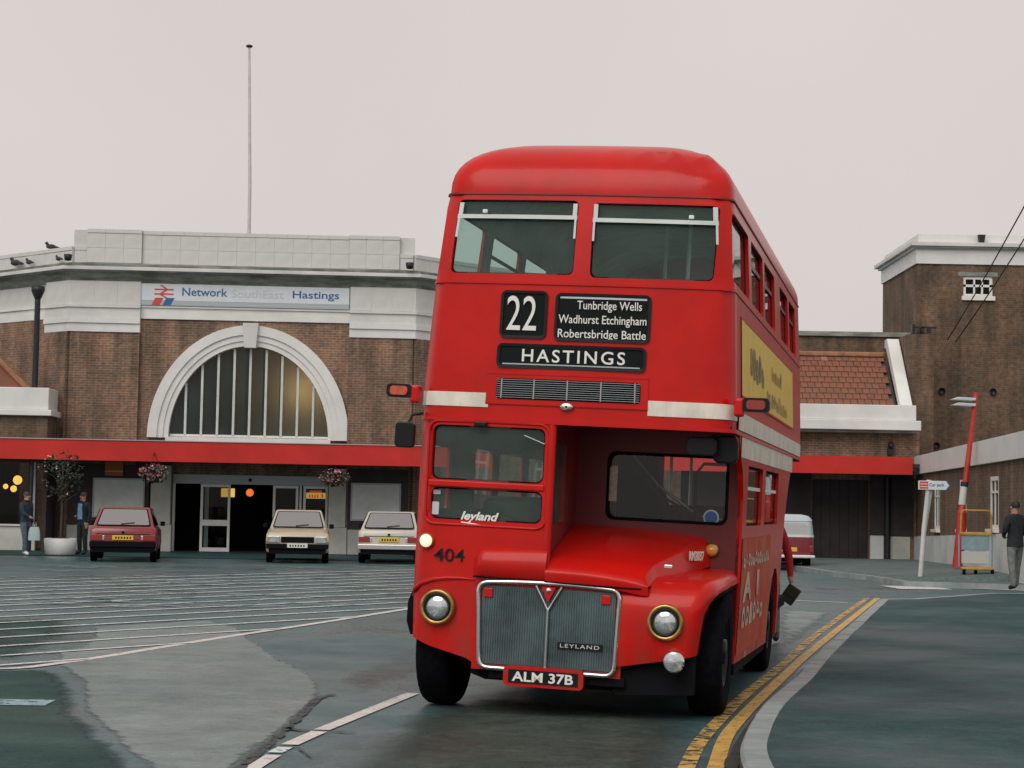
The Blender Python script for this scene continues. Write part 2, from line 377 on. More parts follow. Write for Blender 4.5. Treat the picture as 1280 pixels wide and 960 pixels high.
def paint(name, c, wear, vs=7, base='asphalt'):
    """road paint worn away in flecks"""
    m = mat(name, c, .5, var=.15, vscale=6); n = m.node_tree; p = n.nodes['Principled BSDF']; o = n.nodes['Material Output']
    t = n.nodes.new('ShaderNodeTexCoord'); z = n.nodes.new('ShaderNodeTexNoise'); z.inputs['Scale'].default_value = vs; z.inputs['Detail'].default_value = 8
    z.inputs['Roughness'].default_value = .7; n.links.new(t.outputs['Object'], z.inputs['Vector'])
    r = n.nodes.new('ShaderNodeValToRGB'); r.color_ramp.elements[0].position = wear - .05; r.color_ramp.elements[1].position = wear + .05
    n.links.new(z.outputs[0], r.inputs[0]); tr = n.nodes.new('ShaderNodeBsdfTransparent'); mxs = n.nodes.new('ShaderNodeMixShader')
    n.links.new(r.outputs[0], mxs.inputs[0]); n.links.new(tr.outputs[0], mxs.inputs[1]); n.links.new(p.outputs[0], mxs.inputs[2]); n.links.new(mxs.outputs[0], o.inputs[0])
paint('tar', (.012, .016, .016), .46, 9)  # near-black ribbon colour painting the shadow inside gaps and cracks
paint('line_white', (.66, .61, .59), .37, 16)
paint('line_thin', (.68, .71, .71), .42, 11)
paint('line_yellow', (.58, .35, .08), .39, 14)
paint('line_yellow_worn', (.56, .35, .10), .475, 7)
paint('puddle_blue', (.24, .38, .42), .43, 12)
paint('speck', (.28, .36, .37), .5, 3)
brick_mat('brick', (.262, .152, .106), (.178, .126, .100), (.30, .275, .238))
brick_mat('brick_dark', (.180, .114, .078), (.125, .092, .068), (.17, .152, .126))
mat('faience', (.54, .545, .53), .45, c2=(.70, .70, .68), vscale=.8, detail=8, bump=.05, bscale=10)
mat('faience_clean', (.66, .67, .66), .45, c2=(.78, .785, .77), vscale=1, detail=7)
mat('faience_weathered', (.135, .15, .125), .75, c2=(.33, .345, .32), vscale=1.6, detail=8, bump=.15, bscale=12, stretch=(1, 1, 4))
mat('stone_pier', (.40, .42, .39), .7, c2=(.56, .57, .53), vscale=1.3, detail=8)
mat('plinth_white', (.50, .54, .53), .6, c2=(.68, .70, .69), vscale=1, detail=8)
mat('roof_tile_grey', (.16, .085, .06), .85, c2=(.21, .09, .055), vscale=4)
mat('roof_tile_brown', (.19, .075, .045), .85, var=.2, vscale=4)
mat('roof_tile', (.26, .095, .052), .85, c2=(.17, .080, .055), vscale=3, detail=6, bump=.3, bscale=25)
mat('roof_tile_pale', (.32, .155, .085), .85, var=.25, vscale=5)
mat('roof_felt', (.06, .06, .06), .9)
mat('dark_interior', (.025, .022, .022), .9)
mat('dark_door', (.030, .022, .026), .7, var=.3, vscale=2)  # near-black that paints in the shade under the right canopy
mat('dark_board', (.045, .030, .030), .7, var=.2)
mat('poster_paper', (.62, .66, .64), .6, c2=(.74, .76, .75), vscale=2.5, detail=6)
mat('orange_notice', (.45, .13, .04), .6)
mat('sign_white', (.66, .72, .76), .35, var=.04)
mat('sign_grey', (.40, .46, .48), .35)
mat('sign_blue', (.03, .12, .33), .4)
mat('sign_faded', (.57, .59, .63), .4)
mat('sign_red', (.60, .06, .05), .4)
mat('iron_black', (.010, .011, .014), .5, var=.3)
mat('globe_lamp', (1, .55, .12), .4, emit=2.2)
mat('sign_lit_yellow', (1, .56, .10), .4, emit=.75)
mat('sign_lit_red', (.8, .08, .03), .4, emit=.6)
mat('globe_orange', (1, .22, .03), .4, emit=.8)
mat('hall_lamp', (1, .60, .25), .4, emit=70)
m = mat('pane_frosted', (.018, .028, .026), .16, spec=.4, c2=(.045, .062, .058), vscale=.35)
n = m.node_tree; p_ = n.nodes['Principled BSDF']; tl_ = n.nodes.new('ShaderNodeBsdfTranslucent'); tl_.inputs[0].default_value = (.45, .48, .42, 1)
ad_ = n.nodes.new('ShaderNodeMixShader'); ad_.inputs[0].default_value = .30; n.links.new(p_.outputs[0], ad_.inputs[1]); n.links.new(tl_.outputs[0], ad_.inputs[2])
n.links.new(ad_.outputs[0], n.nodes['Material Output'].inputs[0])
mat('pane_lit', (.26, .20, .12), .3, spec=.5, c2=(.16, .16, .13), vscale=.6)
mat('leaf', (.028, .06, .026), .6, var=.5, vscale=8)
mat('leaf_dark', (.022, .04, .026), .65, var=.5, vscale=6)
mat('petal_pink', (.55, .16, .22), .6, var=.3, vscale=9)
mat('petal_white', (.66, .56, .58), .6)
mat('petal_red', (.40, .05, .08), .6)
mat('wood', (.05, .038, .028), .8, var=.3, vscale=10)
mat('soil', (.03, .02, .014), .95, var=.3, vscale=20)
mat('grey_post', (.58, .57, .56), .5, var=.1)
mat('lamp_red', (.45, .03, .02), .45, var=.2, vscale=3)
mat('lamp_alu', (.50, .58, .62), .4, metal=.2)
mat('trolley_yellow', (.48, .27, .04), .5, var=.2, vscale=8)
mat('trolley_blue', (.22, .33, .37), .5, var=.12, vscale=5)
mat('trolley_pale', (.46, .49, .48), .5)
mat('skin', (.42, .22, .15), .55)
mat('hair_dark', (.014, .012, .012), .7)
mat('hair_brown', (.05, .03, .018), .7)
mat('jacket_dark', (.012, .018, .02), .85, var=.3, vscale=12)
mat('cloth_grey', (.16, .17, .16), .9, var=.25, vscale=14)
mat('cloth_navy', (.018, .032, .055), .9, var=.3, vscale=14)
mat('denim', (.075, .105, .15), .9, var=.3, vscale=14)
mat('shirt_blue', (.16, .32, .52), .85, var=.2, vscale=14)
mat('jumper_red', (.36, .012, .02), .85, var=.2, vscale=14)
mat('leather_black', (.012, .011, .011), .5)
mat('trainer_white', (.66, .67, .66), .6)
mat('bag_pale', (.36, .47, .48), .6)
mat('car_red', (.22, .018, .02), .3, coat=.5, var=.08)
mat('car_beige', (.50, .42, .31), .3, coat=.4, var=.06)
mat('car_cream', (.52, .50, .43), .3, coat=.4, var=.06)
mat('car_maroon', (.24, .035, .05), .35, coat=.4, var=.08)
mat('van_pale', (.44, .52, .55), .4, coat=.2, var=.06)
mat('tail_red', (.28, .02, .015), .25, coat=.5)
mat('bird_grey', (.04, .045, .05), .8)

# road dirt thrown up over the lower panels of the bus
def road_dirt(name, z0, z1, amt, c):
    m = M[name]; n = m.node_tree; p = n.nodes['Principled BSDF']; L = n.links.new; src = p.inputs['Base Color'].links[0].from_socket
    t = n.nodes.new('ShaderNodeTexCoord'); sx = n.nodes.new('ShaderNodeSeparateXYZ'); L(t.outputs['Object'], sx.inputs[0])
    q = n.nodes.new('ShaderNodeMapRange'); q.inputs[1].default_value = z0; q.inputs[2].default_value = z1; q.inputs[3].default_value = amt; q.inputs[4].default_value = amt * .12; L(sx.outputs[2], q.inputs[0])
    mp = n.nodes.new('ShaderNodeMapping'); mp.inputs['Scale'].default_value = (5, 5, 1.3); L(t.outputs['Object'], mp.inputs[0])
    z = n.nodes.new('ShaderNodeTexNoise'); z.inputs['Scale'].default_value = 1; z.inputs['Detail'].default_value = 8; z.inputs['Roughness'].default_value = .7; L(mp.outputs[0], z.inputs['Vector'])
    r = n.nodes.new('ShaderNodeMapRange'); r.inputs[1].default_value = .42; r.inputs[2].default_value = .70; L(z.outputs[0], r.inputs[0])
    k = n.nodes.new('ShaderNodeMath'); k.operation = 'MULTIPLY'; L(q.outputs[0], k.inputs[0]); L(r.outputs[0], k.inputs[1])
    x = n.nodes.new('ShaderNodeMix'); x.data_type = 'RGBA'; L(k.outputs[0], x.inputs[0]); L(src, x.inputs[6]); x.inputs[7].default_value = (*c, 1); L(x.outputs[2], p.inputs['Base Color'])
road_dirt('bus_red', .4, 1.3, .55, (.11, .06, .045))
road_dirt('cream', 2.2, 2.6, .45, (.22, .18, .14))
# ------------------------------------------------------------------ ground
def ribbon(path, wd, z, mb=None):
    mb = mb or MB(); n = len(path); L = []; Rt = []
    for i, p in enumerate(path):
        a = Vector(path[max(i - 1, 0)]); b = Vector(path[min(i + 1, n - 1)]); d = (b - a).normalized(); nn = Vector((d.y, -d.x))
        ww = wd[i] if isinstance(wd, (list, tuple)) else wd
        q = Vector(p); L.append((q.x - nn.x * ww / 2, q.y - nn.y * ww / 2, z)); Rt.append((q.x + nn.x * ww / 2, q.y + nn.y * ww / 2, z))
    mb.add(L + Rt, [(n + i, n + i + 1, i + 1, i) for i in range(n - 1)]); return mb
def smooth_path(pts, n=8):
    o = []
    for i in range(len(pts) - 1):
        p0, p1, p2, p3 = (Vector(pts[max(i - 1, 0)]), Vector(pts[i]), Vector(pts[i + 1]), Vector(pts[min(i + 2, len(pts) - 1)]))
        for k in range(n):
            t = k / n
            o.append(tuple(.5 * ((2 * p1) + (p2 - p0) * t + (2 * p0 - 5 * p1 + 4 * p2 - p3) * t * t + (3 * p1 - p0 - 3 * p2 + p3) * t ** 3)))
    return o + [tuple(pts[-1])]
tag(MB().grid(lambda u, v: (-400 + 800 * u, -60 + 1000 * v, 0), 40, 50, False).build('ground', 'asphalt'), 'dark wet asphalt of the station forecourt and road', 'ground', kind='structure')

def patch(name, pts, m, z, label, fall=.15, step=.14):
    """a flat stain or repair whose edge breaks up through the mask attribute"""
    mb = MB(); flat = []
    def fn(u, v, d): flat.append((u, v)); return Vector((u, v, z))
    sheet(pts, [], step, fn, mb, smooth=False)
    o = mb.build(name, m); at = o.data.attributes.new('mask', 'FLOAT', 'POINT')
    at.data.foreach_set('value', [min(1, segd(v.co.x, v.co.y, pts) / fall) for v in o.data.vertices])
    up(o); return tag(o, label, 'road', kind='structure')
G = lambda *l: [ray_ground(u, v) for u, v in l]
def up(o):
    if o.data.polygons[0].normal.z < 0: o.data.flip_normals()
patch('dark_asphalt', G((-60, 838), (20, 837), (62, 834), (95, 850), (108, 868), (108, 890), (138, 912), (160, 935), (200, 985), (-60, 985)), 'dark_asphalt', .003, 'dark green grey asphalt in the left foreground', .3)
patch('dark_asphalt', G((-60, 775), (110, 770), (125, 790), (80, 815), (60, 826), (-60, 830)), 'dark_asphalt', .003, 'dark asphalt under the hatched lines at left', .9, .22)
patch('oil_stain', G((505, 895), (600, 872), (760, 880), (880, 905), (872, 940), (850, 990), (400, 990), (450, 935)), 'oil_stain', .003, 'warm grey dry road surface in front of the bus', .5)
patch('damp_road', G((420, 850), (470, 828), (520, 806), (560, 800), (560, 830), (500, 852), (440, 874)), 'damp_road', .003, 'pale damp streak of road beside the bus tyre', .5, .18)
patch('damp_road', G((330, 960), (420, 925), (500, 900), (500, 930), (440, 985), (320, 985)), 'damp_road', .0035, 'pale damp road below the white lane dash', .4)
patch('concrete_patch', G((112, 784), (262, 775), (302, 785), (320, 800), (335, 809), (356, 825), (388, 838), (409, 856), (404, 875), (364, 912), (306, 957), (290, 978), (184, 978), (172, 960), (144, 935), (124, 912), (96, 890), (96, 865), (94, 852), (66, 831), (66, 816), (94, 809), (111, 797)), 'concrete', .005, 'pale worn concrete repair patch in the asphalt', .16)
patch('pale_road_patch', G((966, 762), (1050, 766), (1004, 808), (952, 825)), 'concrete', .005, 'pale patch of road beside the double yellow lines', .4)
# crack between patch and road
def crack(pp, wd, label):
    o = ribbon(pp, wd, .010).build('tarred_joint', 'tar'); tag(o, label, 'road', kind='structure'); up(o)
crack(smooth_path(G((418, 869), (398, 874), (378, 893), (360, 911), (335, 932), (305, 957), (285, 975)), 4), [.02 + .075 * abs(sin(i * 1.7)) for i in range(25)], 'black tarred joint along the edge of the concrete patch')
crack(G((356, 911), (375, 914), (402, 915), (425, 916), (446, 918)), [.08, .06, .04, .05, .02], 'short black crack crossing the dashed white line')
crack(G((340, 934), (358, 933), (372, 936), (390, 949)), [.07, .05, .03, .01], 'small black crack near the end of the dashed line')

# painted lines
def line(name, pp, wd, m, label, z=.008):
    o = ribbon(pp, wd, z).build(name, m); up(o); return tag(o, label, 'road marking', kind='structure')
line('boundary_line', smooth_path(G((-40, 836), (20, 836), (75, 829.5), (140, 820), (200, 810), (300, 794), (400, 779), (500, 763), (580, 750)), 4), .13, 'line_white', 'long white line bounding the hatched bus area')
for i, yl in enumerate((833, 821, 809, 798, 788, 779.5, 772, 764.5, 757.5, 751, 745.5, 740.5, 736, 731.5, 727.5)):
    vx, vy = 2325., 661.; sl = (vy - yl) / vx
    xr = (842.5 - yl) / (.158 + sl); xr = min(xr - 4, 600)
    pp = [ray_ground(x, yl + sl * x) for x in [-40 + (xr + 40) * k / 12 for k in range(13)]]
    o = line('hatch_line', pp, .085 + .002 * i, 'line_thin', 'thin white stripe of the forecourt hatching', .014)
dl = G((516, 867.5), (402, 913.5))
line('lane_dash', dl, .115, 'line_white', 'white lane dash running out from under the bus tyre')
line('lane_dash', G((399, 915.5), (362, 932)), .115, 'line_white', 'short white lane dash beside the concrete patch')
line('lane_dash', G((357, 935), (344, 942)), .10, 'line_thin', 'worn stub of white lane dash')
line('lane_dash', G((342, 945), (318, 960), (300, 973)), .10, 'line_white', 'nearest white lane dash at the picture edge')
yin = smooth_path(G((878, 1010), (885, 985), (895, 959), (904, 930), (915.6, 911), (945, 879), (979, 847), (1022, 808), (1097, 748)))
yout = smooth_path(G((838, 1010), (848, 985), (859, 959), (876, 927), (908, 892), (938, 864), (979, 831), (1022, 793), (1084, 748)))
line('yellow_line', yin, .105, 'line_yellow', 'inner line of the double yellow lines by the kerb')
line('yellow_line', yout, .105, 'line_yellow_worn', 'worn outer line of the double yellow lines')
line('road_stripe', G((995, 751), (1060, 754)), .1, 'line_thin', 'thin white stripe across the side road')
line('paint_smear', G((-10, 878.5), (63, 879.5)), .42, 'puddle_blue', 'pale blue paint smear on the asphalt at the left edge')
random.seed(3)
mb = MB()
for i in range(120):
    u, v = random.uniform(0, 640), random.uniform(708, 760)
    if u > 505: continue
    x, y = ray_ground(u, v); l = random.uniform(.2, 1.0)
    mb.add([(x - l, y - .05, .018), (x + l, y + .04, .018), (x + l, y + .17, .018), (x - l, y + .08, .018)], [(0, 1, 2, 3)])
for (u, v, l) in ((1208, 792, .05),):
    x, y = ray_ground(u, v, .12); mb.add([(x - l, y - .03, .130), (x + l, y + .02, .130), (x + l, y + .07, .130), (x - l, y + .02, .130)], [(0, 1, 2, 3)])
tag(mb.build('paint_flecks', 'speck'), 'worn white flecks of old paint on the forecourt', 'road marking', kind='stuff')

# foreground pavement with curved kerb (viewer's right)
kL = [(1.30, 6.5), (1.32, 9.3)] + [ray_ground(u, v, .12) for u, v in ((927.6, 948), (934, 911), (958, 877), (992.6, 847.5), (1032, 807.6), (1099, 749))]
kL = smooth_path(kL, 6)
kw = .16
def offset(path, d):
    o = []
    for i, p in enumerate(path):
        a = Vector(path[max(i - 1, 0)]); b = Vector(path[min(i + 1, len(path) - 1)]); t = (b - a).normalized(); o.append((p[0] + t.y * d, p[1] - t.x * d))
    return o
tip = kL[-1]
kin = offset(kL, kw)
far_r = (30.0, 36.0)
pts = [(x, y) for x, y in kin] + [(tip[0] + .6, tip[1] + .25), (9.0, 35.2), (12, 35.5), far_r, (30, 6.5)]
mb = MB(); n = len(pts)
mb.add([(x, y, .122) for x, y in pts], [tuple(range(n))])
pv = mb.build('pavement', 'pavement_asphalt', recalc=True); up(pv); tag(pv, 'dark asphalt pavement in the right foreground', 'pavement', kind='structure')
def kerb(path, wd, h0, h1, name, m, label, n_gap=None):
    a = path; b = offset(path, .02); c = offset(path, wd)
    vs = []; fs = []
    for i in range(len(path)):
        vs += [(*a[i], -.05), (*a[i], h1 - .025), (*b[i], h1), (*c[i], h1), (*c[i], -.05)]
    f2 = []
    for i in range(len(path) - 1):
        for k in range(4): (f2 if k == 0 else fs).append((i * 5 + k, i * 5 + k + 1, (i + 1) * 5 + k + 1, (i + 1) * 5 + k))
    fs += [(0, 1, 2, 3, 4), tuple((len(path) - 1) * 5 + k for k in (4, 3, 2, 1, 0))]
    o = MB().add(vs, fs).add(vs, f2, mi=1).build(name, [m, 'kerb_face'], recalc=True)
    return tag(o, label, 'kerb', kind='structure')
line('gutter_dirt', [tuple(p) for p in offset(kL, -.055)], [.05 + .045 * abs(mnoise.noise(Vector((i * .31, 2, 5)))) * 2 for i in range(len(kL))], 'gutter_dirt', 'dark dirt gathered in the gutter along the kerb', .012)
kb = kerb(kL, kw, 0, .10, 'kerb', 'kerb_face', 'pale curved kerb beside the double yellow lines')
def arc(path, step):
    o = []; acc = 0; cur = [path[0]]
    for a, b in zip(path, path[1:]):
        L = hypot(b[0] - a[0], b[1] - a[1]); t = 0
        while acc + L - t >= step:
            t += step - acc; p = (a[0] + (b[0] - a[0]) * t / L, a[1] + (b[1] - a[1]) * t / L); cur.append(p); o.append(cur); cur = [p]; acc = 0
        acc += L - t; cur.append(b)
    return o + [cur]
for k, sg_ in enumerate(arc(kL, .915)):
    if hypot(sg_[-1][0] - sg_[0][0], sg_[-1][1] - sg_[0][1]) < .2: continue
    d0 = (Vector(sg_[1]) - Vector(sg_[0])).normalized() * .007; d1 = (Vector(sg_[-1]) - Vector(sg_[-2])).normalized() * .007
    pth_ = [tuple(Vector(sg_[0]) + d0)] + sg_[1:-1] + [tuple(Vector(sg_[-1]) - d1)]
    o1 = offset(pth_, -.004); hgt = .13 + random.uniform(-.006, .005)
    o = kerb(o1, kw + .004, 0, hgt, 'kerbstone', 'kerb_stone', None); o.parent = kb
    for key in ('category', 'kind', 'label'):
        if key in o: del o[key]
kerb([(tip[0], tip[1]), (tip[0] + .6, tip[1] + .3), (9.0, 35.3), (12, 35.6), (30, 36.1)], .16, 0, .128, 'kerb', 'kerb_stone', 'low kerb along the far edge of the near pavement')

# far pavement by the office wing
WALLX = lambda y: 12.9 + .099 * (y - 59)
ka = [ray_ground(u, v, .1) for u, v in ((1018, 711), (1050, 716), (1090, 720), (1122, 725), (1136, 727.5))] + [ray_ground(1200, 729.5, .1), ray_ground(1280, 732, .1), (16, 40.9), (30, 40.5)]
ka = [(6.6, 57.5), (7.6, 53.5)] + ka
pk = offset(ka, .16)
base = [(x, y, .115) for x, y in pk]
wallp = [(WALLX(62) + .3, 62.5, .06), (WALLX(55) + .3, 55, .15), (WALLX(50) + .3, 50, .22), (WALLX(45) + .3, 45, .27), (WALLX(41.5) + .3, 41.8, .27), (30, 41.8, .27)]
mb = MB(); allp = base + [wallp[-1]] + wallp[-2::-1] + [(6.4, 62.5, .06)]
bm_ = geometry.tessellate_polygon([[Vector((p[0], p[1], 0)) for p in allp]])
mb.add(allp, [tuple(t) for t in bm_]); fp = mb.build('pavement', 'slab', recalc=True); up(fp)
for p_ in fp.data.polygons:
    pass
tag(fp, 'grey pavement in front of the office wing', 'pavement', kind='structure')
kerb(ka, .16, 0, .12, 'kerb', 'kerb_stone', 'kerb of the pavement below the office wing')
for (a_, b_, lb) in (((1112, 734.5), (1178, 735.5), 'white painted patch by the kerb corner'), ((1226, 735), (1292, 737.5), 'white painted patch by the man in grey trousers')):
    line('kerb_paint', G(a_, b_), 1.5, 'line_white', lb, .010)
# station apron
ap = MB().add([(-45, 50.6, .012), (6.3, 51.4, .012), (6.3, 60, .012), (-45, 60, .012)], [(0, 1, 2, 3)]).build('pavement', 'pavement_asphalt'); tag(ap, 'dark flush pavement strip along the station entrance', 'pavement', kind='structure')  # coloured dark to hold the canopy's shadow and reflection
# ------------------------------------------------------------------ the bus
BYAW, BLEAN = radians(12.3), radians(2.0)
bX = Vector((cos(BYAW), -sin(BYAW), 0)); bY = Vector((sin(BYAW), cos(BYAW), 0)); bZ = Vector((0, 0, 1))
bXl = bX * cos(BLEAN) - bZ * sin(BLEAN); bZl = bZ * cos(BLEAN) + bX * sin(BLEAN)
bus = empty('double_decker_bus')
tag(bus, 'red double decker bus with half cab, destination blind and yellow side advert', 'bus')
bm4 = Matrix.Identity(4)
for i in range(3):
    bm4[i][0] = bXl[i]; bm4[i][1] = bY[i]; bm4[i][2] = bZl[i]
bm4[0][3], bm4[1][3], bm4[2][3] = .385, 14.38, 0
bus.matrix_world = bm4
BL = 7.95; RC = .15; BOW = .04; A_ = 1.22 - RC; BQ = RC * pi / 2
def lerp(x, tab):
    if x <= tab[0][0]: return tab[0][1]
    for (a, b), (c, d) in zip(tab, tab[1:]):
        if x <= c: return b + (d - b) * (x - a) / (c - a)
    return tab[-1][1]
HW = lambda z: lerp(z, ((.3, 1.20), (1.0, 1.22), (2.45, 1.22), (3.3, 1.175), (4.0, 1.125), (4.2, 1.11)))
FR = lambda z: lerp(z, ((.3, 0), (2.6, 0), (3.3, .015), (4.0, .085), (4.2, .11)))
def bo(u, z, d=0):
    s = 1 if u >= 0 else -1; a = abs(u); hw = HW(z) - d; rc = max(RC - d, .01); fr = FR(z) + d
    xf = hw - rc
    if a <= A_:
        x = a / A_ * xf; y = fr + BOW * (x / xf) ** 2
    elif a <= A_ + BQ:
        t = (a - A_) / BQ * pi / 2; x = xf + rc * sin(t); y = fr + BOW + rc * (1 - cos(t))
    else:
        y0 = fr + BOW + rc; x = hw; y = y0 + (a - A_ - BQ) * (BL - y0) / (BL - RC - BOW)
    return Vector((s * x, y, z))
USIDE = A_ + BQ + BL - RC - BOW
def uf(x, z): return x * A_ / (HW(z) - RC)                  # front: x -> u
def us(y): return A_ + BQ + y - RC - BOW                     # side: y -> u (positive side)
def quadw(xl0, xl1, xr0, xr1, z0, z1, r=.06):
    """front window given left/right x at bottom(0) and top(1)"""
    return rpoly([(uf(xl0, z0), z0), (uf(xr0, z0), z0), (uf(xr1, z1), z1), (uf(xl1, z1), z1)], r)
def sidew(y0, y1, z0, z1, s, r=.05):
    a, b = us(y0), us(y1)
    return rrect(a, b, z0, z1, r, 3) if s > 0 else rrect(-b, -a, z0, z1, r, 3)
ZT, ZM = 4.0, 2.22
fwin = [quadw(-1.035, -1.005, -.055, -.045, 3.365, 3.95, .05), quadw(.075, .07, 1.02, 1.04, 3.35, 3.935, .05)]
uy = [(.13, 1.42), (1.66, 2.86), (3.04, 4.24), (4.95, 6.1), (6.28, 7.3)]
uwin = {s: [sidew(a, b, 3.36, 3.90, s) for a, b in uy] for s in (1, -1)}
mb = MB()
sheet([(-USIDE, ZM), (USIDE, ZM), (USIDE, ZT), (-USIDE, ZT)], fwin + uwin[1] + uwin[-1], .16, bo, mb, .045)
upper = mb.build('upper_deck_body', 'bus_red', bus)
# lower body, driver's side and cab front, one sheet
fy, ry, wr, ar = .68, 4.9, .49, .60
def arch(yc, r=ar, zc=.47, zl=.36, n=9):
    a0 = math.asin((zc - zl) / r) * -1
    return [(yc + r * cos(pi - (a0 + (pi - 2 * a0) * k / n)), zc + r * sin(pi - (a0 + (pi - 2 * a0) * k / n))) for k in range(n + 1)]
def side_bottom(s, y_end, with_front=True):
    pts = arch(.74, .54, .42, .52)
    for yc in [ry]:
        pts += arch(yc)
    return [(us(y), z) for y, z in pts] + [(us(y_end), .38)]
lb = side_bottom(-1, BL)
poly = [(-.145, ZM), (-.145, 1.0), (-.69, .99), (-.675, .36), (-.75, .40), (-1.06, .475), (-1.25, .52)]
poly += [(-u, z) for u, z in [p for p in lb]]
poly = poly + [(-USIDE, ZM)]
poly = poly[::-1]
cabw = [rrect(-1.095, -.200, 1.755, 2.178, .055), rrect(-1.085, -.200, 1.450, 1.695, .055)]
ly = [(.35, 1.0), (1.5, 2.6), (2.78, 3.9), (4.1, 5.2), (5.4, 6.5)]
lwin = [sidew(a, b, 1.5, 2.04, -1) for a, b in ly]
mb = MB()
sheet(poly, cabw + lwin, .14, bo, mb, .04)
mb.build('cab_and_offside_body', 'bus_red', bus)
# nearside lower body from the bulkhead back to the platform
YB = 1.15; YP = 6.55
poly = [(us(YB), .40)] + [(us(y), z) for y, z in arch(ry)] + [(us(5.58), .38), (us(5.62), .8), (us(5.72), 1.2), (us(5.95), 1.6), (us(6.3), 1.9), (us(YP), 2.08), (us(YP), ZM), (us(.62), ZM), (us(.70), 2.12), (us(.84), 2.03), (us(1.02), 1.93), (us(YB), 1.72)]
rly = [(1.5, 2.95), (3.28, 4.85)]
mb = MB(); sheet(poly, [sidew(a, b, 1.5, 2.0, 1) for a, b in rly], .16, bo, mb, .045, outer_rim=True)
mb.build('nearside_body', 'bus_red', bus)
# rear
mb = MB(); sheet([(-1.22, 2.2), (1.22, 2.2), (1.105, 4.0), (-1.105, 4.0)], [rrect(-.5, .5, 3.2, 3.85, .06)], .3, lambda u, v, d: Vector((u, BL - .002, v)), mb)
sheet([(-1.21, .4), (-.35, .4), (-.35, 2.2), (-1.21, 2.2)], [rrect(-1.0, -.45, 1.45, 2.05, .06)], .3, lambda u, v, d: Vector((u, BL - .002, v)), mb)
mb.build('rear_panel', 'bus_red', bus)
# linings, floors, ceilings
mb = MB()
sheet([(-USIDE, 2.34), (USIDE, 2.34), (USIDE, ZT), (-USIDE, ZT)], fwin + uwin[1] + uwin[-1], .3, lambda u, z, d: bo(u, z, .05), mb, flip=True)
mb.build('inner_lining', 'interior', bus); mb = MB()
sheet([(-us(BL - .1), .7), (-us(YB), .7), (-us(YB), ZM), (-us(BL - .1), ZM)], lwin[1:], .3, lambda u, z, d: bo(u, z, .05), mb, flip=True)
sheet([(us(YB + .05), .7), (us(5.55), .7), (us(5.6), 1.2), (us(6.2), 1.9), (us(YP - .02), ZM), (us(YB + .05), ZM)], [sidew(a, b, 1.5, 2.0, 1) for a, b in rly], .3, lambda u, z, d: bo(u, z, .05), mb, flip=True)
mb.build('inner_lining', 'interior_dark', bus)
mb = MB(); mb.box(-1.16, 1.16, .10, BL - .05, 2.24, 2.31); mb.build('upper_floor', 'bus_red_dark', bus)
bx('lower_ceiling', -1.16, 1.16, YB + .03, BL - .1, 2.19, 2.235, 'interior_ceiling', bus)
bx('lower_floor', -1.12, 1.12, YB, BL - .05, .55, .66, 'black_matt', bus)
bx('cab_floor', -1.12, -.16, .1, YB, .80, .86, 'black_matt', bus)
bx('underframe', -.75, .75, .35, BL - .6, .38, .56, 'black_matt', bus)
bx('engine_sump', -.42, .35, .35, 1.6, .20, .375, 'black_matt', bus)  # box added to block light under the bus and deepen its shadow
bx('front_axle', -.95, .95, .60, .74, .24, .37, 'black_matt', bus)  # bar added with it to keep the ground under the bus dark
# roof
H_R = .52
def roof(u, v):
    n = 2.5; th = v * pi / 2; q = 1 - cos(th) ** (2 / n) if v < 1 else 1
    k = (u * 2 - 1) * USIDE
    P = bo(k, ZT)
    S = Vector((0, max(P.y, min(1.15, BL)) if P.y < 1.15 else min(P.y, BL - .6), ZT))
    z = ZT + H_R * sin(th) ** (2 / n)
    p = P.lerp(S, q); p.z = z + 0
    d = hypot((p.x - .62) / .30, (z - 4.33) / .05)                     # dents over the nearside front corner
    if p.y < .9: p.z -= .045 * math.exp(-d * d) * sin(p.x * 26)
    d2 = hypot((p.x - .9) / .10, (z - 4.25) / .05)
    if p.y < .6: p.y += .035 * math.exp(-d2 * d2); p.z -= .02 * math.exp(-d2 * d2)
    return p
mb = MB(); mb.grid(roof, 150, 14)
def rear_roof(u, v):
    a = roof(0, v); b = roof(1, v); return a.lerp(b, u)
mb.grid(rear_roof, 4, 14)
mb.build('roof', 'bus_red', bus)
def ceil_(u, v):
    p = roof(u, v); c = Vector((0, p.y, p.z)); p = p.lerp(c, .04); p.z -= .05; p.y += .05 * (1 - v); return p
MB().grid(ceil_, 80, 8).build('upper_ceiling', 'interior', bus)
# rain strip under the dome, moulding at the upper waist
def strip(u0, u1, z0, z1, d, m, name, step=.08, parent=bus, thick=.012):
    n = max(2, int(abs(u1 - u0) / step)); mb = MB()
    zz = (lambda u: z0), (lambda u: z1)
    for (za, da, zb, db) in ((z0, 0, z0, d), (z0, d, z1, d), (z1, d, z1, 0)):
        mb.grid(lambda a, b: bo(u0 + (u1 - u0) * a, za + (zb - za) * b, -(da + (db - da) * b)), n, 1, True)
    return mb.build(name, m, parent)
strip(-USIDE, USIDE, ZT - .008, ZT + .006, .010, 'bus_red_dark', 'rain_strip')  # dark red paints the shadow line of the roof seam
strip(-us(BL), us(BL), 3.285, 3.305, .010, 'bus_red', 'waist_moulding')
strip(-us(BL), us(BL), ZM - .008, ZM + .022, .012, 'bus_red', 'canopy_moulding')
strip(uf(-1.23, 2.4), uf(-.665, 2.4), 2.325, 2.435, .006, 'cream', 'cream_band')
strip(-us(BL), -A_ - BQ * .5, 2.325, 2.435, .006, 'cream', 'cream_band')
strip(uf(.575, 2.4), us(.30), 2.31, 2.425, .006, 'cream', 'cream_band')
strip(us(.33), us(7.75), 2.25, 2.39, .016, 'cream', 'cream_band')
